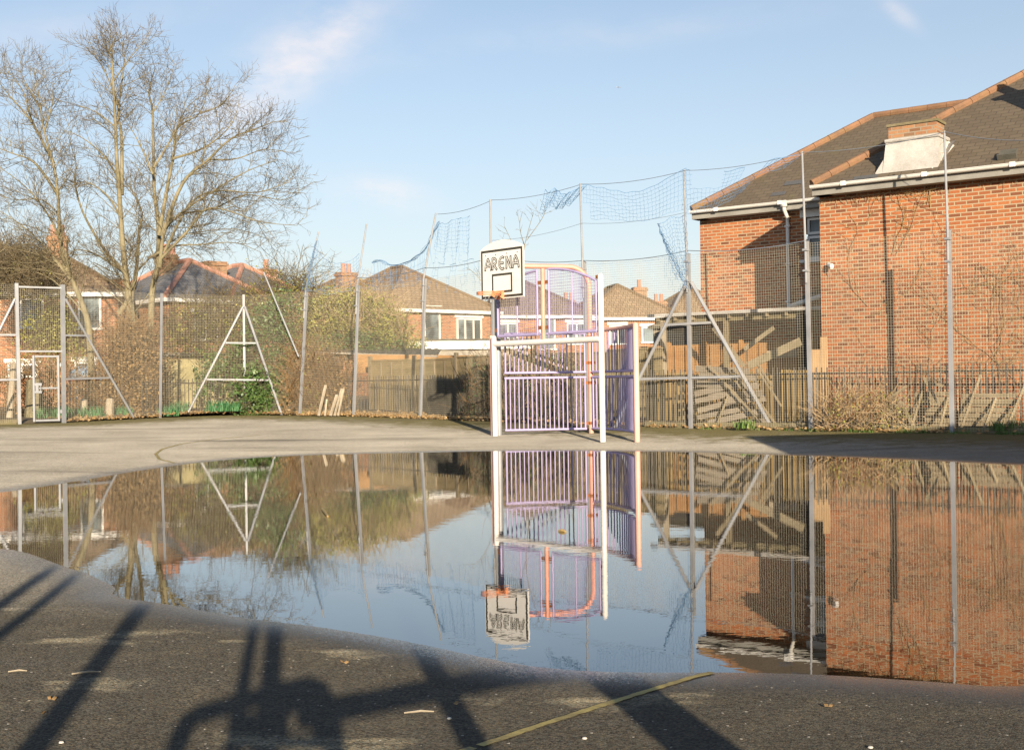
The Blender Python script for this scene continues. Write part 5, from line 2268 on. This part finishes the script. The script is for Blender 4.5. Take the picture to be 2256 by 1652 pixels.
def trees():
    big = [
        (.155, [(290, 905), (288, 746), (282, 640), (272, 559), (264, 445), (257, 344), (254, 268), (249, 172), (246, 120), (240, 90)]),
        (.13, [(300, 900), (297, 745), (290, 660), (300, 600), (306, 516), (312, 470), (296, 430), (280, 405)]),
        (.15, [(330, 905), (331, 779), (335, 648), (347, 582), (349, 500), (340, 421), (338, 344), (336, 245), (328, 203), (342, 150)]),
        (.10, [(262, 690), (284, 655), (277, 608), (259, 582), (229, 549), (184, 471), (165, 402), (167, 359), (150, 300)]),
        (.08, [(268, 430), (268, 306), (261, 245), (273, 140), (266, 75)]),
        (.085, [(350, 520), (367, 421), (382, 344), (391, 283), (440, 249), (459, 191)]),
        (.075, [(352, 590), (363, 509), (402, 467), (459, 428), (535, 382), (610, 352)]),
        (.08, [(356, 520), (402, 405), (459, 352), (509, 306), (566, 283), (606, 268)]),
        (.06, [(350, 575), (413, 509), (451, 463), (497, 463), (574, 489), (655, 497)]),
        (.045, [(325, 570), (382, 543), (440, 539), (516, 535), (575, 556)]),
        (.055, [(362, 555), (421, 447), (482, 421), (566, 424), (640, 400)]),
        (.05, [(272, 600), (214, 562), (168, 551), (132, 574)]),
        (.05, [(266, 480), (237, 432), (191, 402), (150, 413)]),
        (.045, [(260, 390), (229, 344), (184, 306), (143, 288)]),
        (.035, [(253, 280), (214, 249), (160, 228)]),
        (.035, [(262, 240), (229, 153), (188, 104)]),
        (.045, [(337, 385), (306, 314), (275, 262)]),
        (.05, [(339, 370), (382, 298), (413, 237), (454, 205)]),
        (.05, [(380, 350), (451, 325), (509, 275), (530, 212)]),
        (.04, [(402, 470), (470, 460), (540, 430), (620, 440), (662, 425)]),
        (.035, [(459, 352), (520, 350), (580, 330), (630, 335)]),
        (.035, [(300, 600), (340, 560), (400, 520), (450, 510), (520, 505), (600, 530)]),
        (.03, [(250, 180), (285, 130), (318, 95)]),
        (.03, [(336, 250), (365, 200), (385, 140)]),
        (.03, [(440, 250), (490, 230), (520, 185)]),
    ]
    bare_tree('tall bare multi stemmed tree behind the fence left of the corner brace', 'bare_tree', 38.6, big, 11, grp='bare trees')
    lt = [
        (.13, [(205, 905), (198, 760), (190, 697), (161, 621), (141, 576), (131, 500), (129, 451), (122, 382), (111, 337), (96, 283), (88, 229), (74, 150)]),
        (.06, [(128, 430), (76, 359), (23, 337), (-25, 318)]),
        (.06, [(118, 360), (69, 268), (23, 214), (-15, 165)]),
        (.06, [(157, 600), (115, 489), (57, 413), (-15, 360)]),
        (.055, [(155, 615), (76, 520), (-15, 455)]),
        (.04, [(98, 290), (115, 230), (118, 180)]),
        (.04, [(90, 240), (60, 190), (40, 150)]),
        (.04, [(70, 270), (50, 200), (10, 150)]),
        (.035, [(128, 470), (90, 440), (30, 440), (-15, 420)]),
        (.04, [(145, 590), (80, 560), (10, 545)]),
        (.03, [(185, 690), (120, 620), (60, 595), (0, 590)]),
    ]
    bare_tree('bare tree leaning left behind the gate at the far left', 'bare_tree', 37.8, lt, 12, grp='bare trees')
    sm = [(.016, [(1160, 700), (1150, 600), (1156, 540), (1175, 470)]), (.012, [(1150, 600), (1130, 540), (1112, 500)]), (.012, [(1156, 545), (1145, 500), (1150, 470)]), (.012, [(1160, 530), (1200, 470), (1190, 440)]),
          (.012, [(1095, 700), (1060, 620), (1030, 590)])]
    bare_tree('thin bare sapling showing above the backboard', 'bare_sapling', 40, sm, 13, (.8, .4, .2), (2.2, 3.2, 3.0), grp='bare trees')
    s2 = [(.04, [(640, 760), (648, 660), (655, 600), (668, 540)]), (.03, [(648, 660), (620, 600), (600, 560)]), (.03, [(650, 640), (690, 590), (720, 560)]), (.025, [(655, 620), (700, 610), (740, 590)])]
    bare_tree('bushy bare sapling behind the leaning poles', 'bare_sapling', 40.5, s2, 14, (1.0, .5, .3), (4., 5., 5.), grp='bare trees')


trees()


def leaf_quad(mb, rng, p, s, d=None):
    a = d or rand_unit(rng)
    b = a.orthogonal().normalized()
    c = (b + a.cross(b) * rng.uniform(-.6, .6)).normalized()
    n = a.normalized()
    m = p + n * s * .5
    mb.poly([p, m + c * s * .33, p + n * s, m - c * s * .33])


def bush(label, name, cat, outline, Y, depth, stems, leaves, leafm, twigm='twig', leaf_size=.09, stem_len=.9, up=.25, seed=1, clump=.28, grp=None, extra=None, twig_r=.006):
    """outline: pixel polygon of the plant; stems and leaf clumps fill that volume"""
    rng = random.Random(seed)
    xs = [p[0] for p in outline]
    ys = [p[1] for p in outline]

    def inside(x, y):
        c = False
        n = len(outline)
        for i in range(n):
            (x0, y0), (x1, y1) = outline[i], outline[(i + 1) % n]
            if (y0 > y) != (y1 > y) and x < (x1 - x0) * (y - y0) / (y1 - y0) + x0:
                c = not c
        return c

    def samp():
        for _ in range(300):
            x, y = rng.uniform(min(xs), max(xs)), rng.uniform(min(ys), max(ys))
            if inside(x, y):
                return x + rng.gauss(0, 9), min(y + rng.gauss(0, 9), max(ys))
        return xs[0], ys[0]
    x0 = sum(xs) / len(xs)
    base = P(x0, max(ys), Y)
    root = thing(name, base, label, cat, grp)
    tw = MB()
    for i in range(stems):
        x, y = samp()
        p = P(x, y, Y + rng.uniform(-depth, depth) * .5)
        d = rand_unit(rng)
        d.z = abs(d.z) * .6 + up
        q = wander(rng, p, d, stem_len * rng.uniform(.4, 1.2), 4, .25, .02)
        r = twig_r * rng.uniform(.6, 1.6)
        tw.tube(q, [r, r, r * .8, r * .6, r * .3], 3, False)
    tw.build('stems', M[twigm], root)
    if leaves:
        lv = MB()
        nc = max(1, leaves // 26)
        for i in range(nc):
            x, y = samp()
            c = P(x, y, Y + rng.uniform(-depth, depth) * .5)
            k = clump * rng.uniform(.5, 1.3)
            for j in range(26):
                p = c + Vector((rng.gauss(0, k), rng.gauss(0, k), rng.gauss(0, k * .8))) * .55
                leaf_quad(lv, rng, p, leaf_size * rng.uniform(.6, 1.3))
        lv.build('foliage', M[leafm], root)
    if extra:
        em, cnt, sz = extra
        lv = MB()
        for i in range(cnt // 16):
            x, y = samp()
            c = P(x, y, Y + rng.uniform(-depth, depth) * .55 - .1)
            k = rng.uniform(.07, .22)
            for j in range(16):
                leaf_quad(lv, rng, c + Vector((rng.gauss(0, k), rng.gauss(0, k), rng.gauss(0, k))), sz * rng.uniform(.5, 1.3))
        lv.build('dead_leaves', M[em], root)
    return root


def vegetation():
    bush('brown leafless thicket holding dead leaves around the tree trunks', 'thicket', 'thicket', [(228, 915), (230, 810), (250, 745), (275, 715), (320, 722), (345, 760), (352, 810), (350, 915)], 36.6, 1.8, 2300, 0, None, 'twig_warm', stem_len=.8, up=.35, seed=31, extra=('dead_leaf', 4200, .085), twig_r=.008)
    bush('ivy covered green hedge at the corner brace', 'hedge', 'hedge', [(560, 905), (540, 800), (560, 690), (600, 655), (640, 660), (655, 800), (650, 905)], 38.2, 1.5, 500, 7000, 'ivy', 'twig_warm', leaf_size=.10, seed=32, clump=.36)
    bush('tangled leafless shrub above the pale garden wall behind the fence', 'shrub', 'shrub', [(362, 780), (365, 720), (385, 690), (440, 668), (520, 650), (560, 690), (560, 785)], 40.2, 1.8, 1100, 4200, 'olive', 'twig', leaf_size=.07, seed=33, clump=.4, stem_len=1.3, twig_r=.008)
    bush('tangled olive shrub arching over the corner brace', 'shrub', 'shrub', [(500, 700), (560, 640), (600, 615), (640, 600), (690, 615), (700, 650), (700, 770), (560, 740)], 39.4, 1.8, 1300, 3200, 'olive', 'twig', leaf_size=.07, seed=45, clump=.4, stem_len=1.2)
    bush('ivy spreading on the pale garden wall inside the corner brace', 'ivy', 'ivy', [(430, 860), (435, 790), (470, 780), (525, 785), (540, 850), (500, 880)], 39.0, .3, 60, 1900, 'ivy', 'twig', leaf_size=.09, seed=46, clump=.2)
    # pale garden wall and shed roof edge seen behind the corner
    a, b = P(345, 912, 40.0), P(565, 912, 40.6)
    zt = P(450, 789, 40.3).z
    w_ = MB()
    w_.box((a + b) / 2 + UP * (zt - a.z) / 2, (b - a) / 2, Vector((0, .05, 0)), UP * (zt - a.z) / 2)
    tag(w_.build('garden_wall', M['olive_wall'], None, loc=a), 'pale olive garden wall with ivy behind the corner brace', 'wall')
    sh = thing('low_shed', P(350, 900, 41.5), 'low dark shed with pale roof edge above the olive garden wall', 'shed')
    a, b = P(346, 778, 41.5), P(466, 780, 41.5)
    w_ = MB()
    w_.box((a + b) / 2 + Vector((0, 1, -.9)), (b - a) / 2 * .97, Vector((0, .9, 0)), UP * .85)
    w_.build('wall', M['shed_board'], sh)
    w_ = MB()
    w_.box((a + b) / 2 + Vector((0, 1, 0)), (b - a) / 2, Vector((0, 1.1, .04)), UP * .05)
    w_.build('roof', M['concrete'], sh)
    bush('dark ivy mound at the foot of the corner brace', 'ivy_mound', 'ivy', [(528, 905), (530, 850), (560, 815), (610, 830), (640, 880), (650, 912)], 36.2, .7, 120, 3000, 'ivy', 'twig', leaf_size=.10, seed=34, clump=.22)
    bush('ivy climbing the corner post', 'ivy_column', 'ivy', [(525, 860), (530, 770), (548, 700), (556, 770), (560, 860)], 36.75, .35, 60, 800, 'ivy', 'twig', leaf_size=.09, seed=44, clump=.14)
    bush('big green and yellow bush over the lap panel fence', 'bush', 'bush', [(672, 785), (668, 700), (690, 650), (740, 650), (790, 640), (830, 655), (875, 690), (905, 730), (930, 770), (900, 785)], 39.5, 2.6, 1300, 15000, 'olive', 'twig_light', leaf_size=.085, seed=35, clump=.34, stem_len=1.2)
    bush('dark ivy patch at the foot of the big green bush', 'ivy_patch', 'ivy', [(690, 785), (700, 740), (800, 735), (930, 770), (930, 785)], 38.3, .8, 120, 2600, 'ivy', 'twig', leaf_size=.09, seed=36, clump=.3)
    bush('brown dry undergrowth between the leaning pole and the pale hoarding', 'undergrowth', 'undergrowth', [(632, 915), (640, 800), (668, 770), (715, 790), (775, 830), (765, 915)], 35.6, .7, 1900, 700, 'olive', 'twig_warm', leaf_size=.07, seed=37, extra=('dead_leaf', 500, .09), up=.5)
    bush('brown twiggy hedge tops at the far left behind the gate', 'twiggy_hedge', 'hedge', [(-60, 660), (-60, 555), (20, 548), (70, 560), (105, 590), (130, 630), (140, 660)], 44.0, 2.5, 2600, 900, 'olive', 'twig', leaf_size=.08, seed=38, stem_len=1.2, twig_r=.009)
    bush('green garden shrub seen through the mesh over the gate', 'shrub', 'shrub', [(50, 760), (60, 690), (110, 660), (150, 700), (180, 760), (170, 800), (60, 800)], 42.0, 1.5, 500, 2200, 'olive', 'twig', leaf_size=.09, seed=39, clump=.4)
    bush('brown brush pile behind the gate opening', 'brush_pile', 'brush', [(-20, 928), (-15, 830), (50, 800), (130, 790), (200, 830), (240, 850), (245, 925)], 36.0, 1.8, 1500, 0, None, 'twig_warm', seed=40, extra=('dead_leaf', 1300, .10), stem_len=.8)
    bush('bramble and dead stems in front of the brick wall', 'bramble', 'bramble', [(1805, 942), (1815, 890), (1850, 865), (1910, 870), (1960, 880), (2010, 900), (2010, 944)], 22.6, .8, 420, 350, 'olive', 'twig_light', leaf_size=.05, seed=41, stem_len=.55, up=.3, extra=('dead_leaf', 250, .05), twig_r=.0045)
    bush('dark leafless hedge seen through the bars of the goal', 'hedge', 'hedge', [(1100, 940), (1100, 800), (1160, 775), (1250, 790), (1300, 800), (1330, 940)], 29.4, .7, 900, 1800, 'ivy', 'twig_light', leaf_size=.07, seed=42, clump=.3, up=.5)
    bush('dark bramble heap behind the left goal post', 'bramble', 'bramble', [(1020, 930), (1030, 830), (1060, 790), (1095, 800), (1100, 935)], 30.4, .7, 220, 500, 'ivy', 'twig_warm', leaf_size=.06, seed=43, clump=.25, up=.5)
    # dry climber on the brick wall
    rng = random.Random(51)
    m_, m2 = MB(), MB()
    root = thing('dry_climber', PL(2150, 900, NW, KW - .05), 'leafless dry climbing plant spread over the right of the brick wall', 'climber')
    off = KW - .03

    def wallp(x, y, e=0):
        return PL(x, y, NW, off - e)
    starts = [(1990, 560, 2.2), (2120, 640, 2.4), (2180, 780, 2.6), (2240, 700, 2.6), (2060, 470, 1.4), (1900, 690, 2.5), (2130, 860, 2.6), (2230, 860, 2.6), (2040, 850, 2.0)]
    for (x, y, L) in starts:
        for k in range(2):
            p = wallp(x + rng.uniform(-30, 30), y + rng.uniform(-30, 30))
            pts = [p]
            a = rng.uniform(.3, 2.9)
            for i in range(12):
                a += rng.uniform(-.45, .45)
                d = t_ * math.cos(a) + UP * abs(math.sin(a))
                pts.append(pts[-1] + d * (L / 12) - n_ * rng.uniform(-.006, .008))
            (m_ if k % 2 else m2).tube(pts, [.006 * (1 - .06 * i) for i in range(13)], 4, False)
            for i in range(1, 12):
                for w in range(2):
                    q = pts[i]
                    a2 = a + rng.uniform(-1.4, 1.4)
                    pp = [q]
                    for j in range(4):
                        a2 += rng.uniform(-.5, .5)
                        pp.append(pp[-1] + (t_ * math.cos(a2) + UP * math.sin(a2)) * rng.uniform(.05, .14) - n_ * rng.uniform(-.01, .015))
                    (m_ if rng.random() < .5 else m2).tube(pp, .0035, 3, False)
    # stems hanging from the eaves
    for i in range(80):
        x = rng.uniform(1830, 2250)
        y = lerp(412, 352, (x - 1800) / 450) + 6
        q = PL(x, y + 12, NW, KW - .03)
        a2 = rng.uniform(-2.6, -.5)
        pp = [q]
        for j in range(5):
            a2 += rng.uniform(-.4, .4)
            pp.append(pp[-1] + (t_ * math.cos(a2) + UP * math.sin(a2) * .7) * rng.uniform(.04, .12))
        m2.tube(pp, .004, 3, False)
    m_.build('stems', M['wood_brown'], root)
    m2.build('pale_stems', M['twig_light'], root)
    # daffodil leaf clumps at the foot of the fence
    rng = random.Random(61)
    names = ['clump of green daffodil leaves at the foot of the gate', 'clump of green daffodil leaves right of the gate post', 'small green daffodil clump beside the brown thicket', 'green daffodil clump at the foot of the thin fence post',
             'green daffodil clump left of the corner brace foot', 'green daffodil clump inside the corner brace', 'tuft of long green grass by the right leg of the right brace', 'tuft of long grass at the right edge below the pallet']
    spots = [(118, 922, 33.2, .8), (182, 920, 33.6, 1.0), (262, 916, 34.6, .6), (372, 916, 35.2, .5), (398, 908, 35.8, .5), (490, 906, 36.0, .9), (1640, 943, 23.9, .28), (2236, 948, 21.2, .7)]
    for (px, py, Y, w), lab in zip(spots, names):
        mb = MB()
        c = P(px, py, Y)
        for i in range(int(260 * w)):
            p = c + Vector((rng.uniform(-w, w) * .6, rng.uniform(-.2, .2), 0))
            h = rng.uniform(.14, .38) * (.55 if Y < 30 else 1)
            lean = Vector((rng.uniform(-.5, .5), rng.uniform(-.5, .5), 0)) * h
            s = Vector((rng.uniform(-1, 1), rng.uniform(-1, 1), 0)).normalized() * .012
            m = p + UP * h * .6 + lean * .35
            e = p + UP * h + lean
            mb.poly([p - s, p + s, m + s, m - s])
            mb.poly([m - s, m + s, e])
        tag(mb.build('leaf_clump' if Y > 30 else 'grass_tuft', M['daff'] if Y > 30 else M['grass'], None, loc=c), lab, 'plant', 'green clumps along the fence foot')
    # leaf litter along the foot of the fence
    rng = random.Random(71)
    mb = MB()
    for a, b, n, spread in (('b', 'c', 500, .9), ('c', 'A', 600, .9), ('A', 'd', 900, 1.0), ('d', 'e', 1400, .9), ('e', 'f', 1400, .8), ('f', 'g', 900, .7), ('g', 'h', 250, .5), ('h', 'i', 150, .4), ('i', 'j', 250, .35), ('j', 'k', 450, .35), ('k', 'm', 80, .3)):
        A, B_ = POST[a][0], POST[b][0]
        d, nn = fence_normal(A, B_)
        for i in range(n):
            p = lerp(A, B_, rng.random()) + nn * abs(rng.gauss(.12, spread * .4)) - nn * (.18 if rng.random() < .25 else 0)
            dist = (p - A).dot(nn)
            p.z = max(gz(p.x, p.y), lerp(A.z, B_.z, .5)) + .015 + max(0, min(.12, .1 * dist)) + rng.uniform(0, .03)
            dv = Vector((rng.uniform(-1, 1), rng.uniform(-1, 1), rng.uniform(-.1, .5))).normalized()
            leaf_quad(mb, rng, p, rng.uniform(.05, .11), dv)
    kind(mb.build('leaf_litter', M['dead_leaf'], None), 'stuff')
    # short grass along the right hand edging
    mb = MB()
    for a, b, n in (('j', 'k', 900), ('k', 'm', 900), ('i', 'j', 200)):
        A, B_ = POST[a][0], POST[b][0]
        d, nn = fence_normal(A, B_)
        for i in range(n):
            f = rng.random()
            if math.sin(f * 17 + n) + rng.uniform(-.6, .6) < 0:
                continue
            p = lerp(A, B_, f) - nn * abs(rng.gauss(0, .10))
            p.z = gz(p.x, p.y)
            h = rng.uniform(.03, .09)
            s = Vector((rng.uniform(-1, 1), rng.uniform(-1, 1), 0)).normalized() * .007
            mb.poly([p - s, p + s, p + UP * h + Vector((rng.uniform(-.04, .04), rng.uniform(-.04, .04), 0))])
    kind(mb.build('verge_grass', M['grass'], None), 'stuff')


vegetation()


# ------------------------------------------------------------------ small litter on the asphalt
def litter():
    def stick(x0, y0, x1, y1, lab, r=.0042):
        a, b = G(x0, y0), G(x1, y1)
        m_ = MB()
        mid = lerp(a, b, .55) + Vector((.001, .002, 0))
        m_.tube([a + UP * r, mid + UP * (r + .004), b + UP * r], [r * .7, r, r * .5], 6)
        tag(m_.build('twig', M['wood_pale'], None, loc=a), lab, 'twig', 'twigs on the asphalt')
    stick(890, 1572, 956, 1569, 'pale straight twig on the asphalt right of the crossing shadows')
    stick(158, 1486, 222, 1481, 'pale thin twig on the asphalt across the long left shadow')
    stick(18, 1481, 60, 1479, 'very thin pale twig near the left puddle edge', .004)
    for i, (x, y, lab) in enumerate(((990, 1584, 'white stone chip beside the pale twig'), (1288, 1628, 'white stone chip below the yellow line'), (135, 1637, 'small white stone chip at the bottom left'), (1918, 1648, 'white stone chip at the bottom right'))):
        c = G(x, min(y, 1648))
        m_ = MB()
        rng = random.Random(i)
        pts = [c + Vector((.009 * math.cos(a), .007 * math.sin(a), .002)) * 1.0 for a in [k * math.pi / 3 for k in range(6)]]
        top = [p + UP * .006 + (c - p) * .35 for p in pts]
        for k in range(6):
            m_.poly([pts[k], pts[(k + 1) % 6], top[(k + 1) % 6], top[k]])
        m_.poly(top)
        tag(m_.build('stone_chip', M['pebble'], None, loc=c), lab, 'stone', 'stone chips on the asphalt')
    rng = random.Random(91)
    labs = ['brown fallen leaf above the pale twig', 'brown fallen leaf at the left below the puddle', 'brown fallen leaf near the left shadow foot', 'brown fallen leaf right of the twin shadow', 'brown fallen leaf on the asphalt at the right']
    for (x, y), lab in zip(((1010, 1552), (113, 1543), (90, 1575), (757, 1402 + 60), (1826, 1560)), labs):
        c = G(x, y) + UP * .006
        m_ = MB()
        leaf_quad(m_, rng, c, .024, Vector((rng.uniform(-1, 1), rng.uniform(-1, 1), .15)).normalized())
        leaf_quad(m_, rng, c, .02, Vector((rng.uniform(-1, 1), rng.uniform(-1, 1), .25)).normalized())
        tag(m_.build('fallen_leaf', M['dead_leaf'], None, loc=c), lab, 'leaf', 'leaves on the asphalt')
    for (x0, y0, x1, y1, lab) in ((710, 1122, 722, 1138, 'small orange brown stick floating in the puddle below the leaning pole'), (1232, 1170, 1246, 1172, 'small dark leaf stem floating in the puddle near the goal reflection')):
        a, b = Vector((*water_pt(x0, y0), .004)), Vector((*water_pt(x1, y1), .004))
        m_ = MB()
        m_.tube([a, lerp(a, b, .5) + UP * .006, b], [.012, .014, .01], 6)
        tag(m_.build('floating_stick', M['wood_brown'], None, loc=a), lab, 'stick', 'bits floating in the puddle')
    # distant airliner
    c = P(1363, 193, 2600)
    r = thing('airliner', c, 'tiny distant airliner high in the blue sky', 'aeroplane')
    m_ = MB()
    d = Vector((1, .25, .04)).normalized()
    m_.tube([c - d * 5, c - d * 4, c + d * 4, c + d * 5.2], [.3, .62, .62, .15], 8)
    m_.build('fuselage', M['plane'], r)
    m_ = MB()
    s = Vector((-.25, 1, .05)).normalized()
    for k in (-1, 1):
        m_.poly([c + d * .8, c - d * .9, c - d * 1.8 + s * 4.5 * k + UP * .6, c - d * 1.2 + s * 4.5 * k + UP * .6])
    m_.poly([c - d * 4.9, c - d * 3.6, c - d * 4.8 + UP * 1.9, c - d * 5.4 + UP * 1.9])
    m_.build('wing', M['plane'], r)


litter()


# ------------------------------------------------------------------ behind the camera: the near side of the court
def near_side():
    u = Vector((LDIR.x, LDIR.y, 0)).normalized()
    tan = math.tan(SUN_EL)
    # the rail 2.1 m up throws the long slanting shadow
    hr = 1.4
    r0, r1 = G(740, 1560), G(1240, 1465)
    q0 = r0 - u * ((hr - r0.z) / tan)
    q1 = r1 - u * ((hr - r1.z) / tan)
    d = (q1 - q0)
    d.z = 0
    d.normalize()
    n = Vector((-d.y, d.x, 0))

    def on_line(px, py):
        g = G(px, py)
        # walk towards the sun until the fence line
        k = (Vector((q0.x, q0.y, 0)) - Vector((g.x, g.y, 0))).dot(n) / (-u).dot(n)
        p = Vector((g.x, g.y, 0)) - u * k
        return p, g.z + k * tan           # foot of the caster, height at which it shades that pixel
    root = thing('court_fence', Vector((q0.x, q0.y, .1)), 'steel posts and rails of the fence on the near side of the court', 'fence')
    for (px, py, w) in ((200, 1482, .075), (541, 1480, .042), (598, 1480, .062), (990, 1540, .075), (1395, 1560, .075), (1455, 1560, .13), (1515, 1590, .03), (60, 1290, .07), (10, 1390, .06)):
        p, _ = on_line(px, py)
        m_ = MB()
        m_.box(p + UP * 1.95, d * w / 2, n * w / 2, UP * 1.95)
        m_.build('post', M['galv'], root)
    m_ = MB()
    a, b = on_line(660, 1580)[0], on_line(1300, 1450)[0]
    m_.bar(a + UP * hr, a + d * 2.4 + UP * hr, .05, .075)
    m_.build('rail', M['galv'], root)
    # bent hoop beside the twin posts
    pts = []
    for (px, py) in ((380, 1660), (402, 1610), (415, 1585), (440, 1572), (530, 1546), (620, 1520), (680, 1508), (705, 1515), (722, 1545), (732, 1600), (738, 1660)):
        p, h = on_line(px, min(py, 1651))
        if py > 1651:
            h -= .18
        pts.append(Vector((p.x, p.y, h)))
    m_ = MB()
    m_.tube(pts, .035, 8)
    m_.build('hoop', M['galv'], root)
    # unseen plates with an opening, added to cast a person's shadow
    m_ = MB()
    for (x0, y0, x1, y1) in ((510, 1570, 634, 1651), (690, 1560, 736, 1651), (634.5, 1618, 689.5, 1651)):
        c = [on_line(x, y) for x, y in ((x0, y0), (x1, y0), (x1, y1), (x0, y1))]
        f = [Vector((p.x, p.y, h)) for p, h in c]
        e0, e1 = [v - n * .01 for v in f], [v + n * .01 for v in f]
        m_.poly(e0)
        m_.poly(e1[::-1])
        for k in range(4):
            m_.poly([e0[k], e1[k], e1[(k + 1) % 4], e0[(k + 1) % 4]])
        m_.build('shadow_plate', M['galv'], root)
        m_ = MB()
    a_ = on_line(587, 1570)
    b_ = on_line(690, 1536)
    m_.bar(Vector((a_[0].x, a_[0].y, a_[1])), Vector((b_[0].x, b_[0].y, b_[1])), .03, .05)
    m_.build('shadow_bar', M['galv'], root)  # unseen bar added to shade the upper edge of the opening
    # neighbouring hall to the right whose roof shades the far right of the asphalt
    C = Vector((7.0, 7.5, 0))
    hall = thing('brick_hall', C, 'long low brick hall on the right side of the court', 'building')
    m_ = MB()
    hh = 3.62
    m_.box(C + Vector((6, -5, hh / 2)), Vector((5.8, 0, 0)), Vector((0, 4.8, 0)), UP * hh / 2)
    m_.build('wall', M['brick_far'], hall)
    m_ = MB()
    m_.box(C + Vector((6, -5, hh + .1)), Vector((6, 0, 0)), Vector((0, 5, 0)), UP * .1)
    m_.build('roof', M['felt'], hall)


near_side()
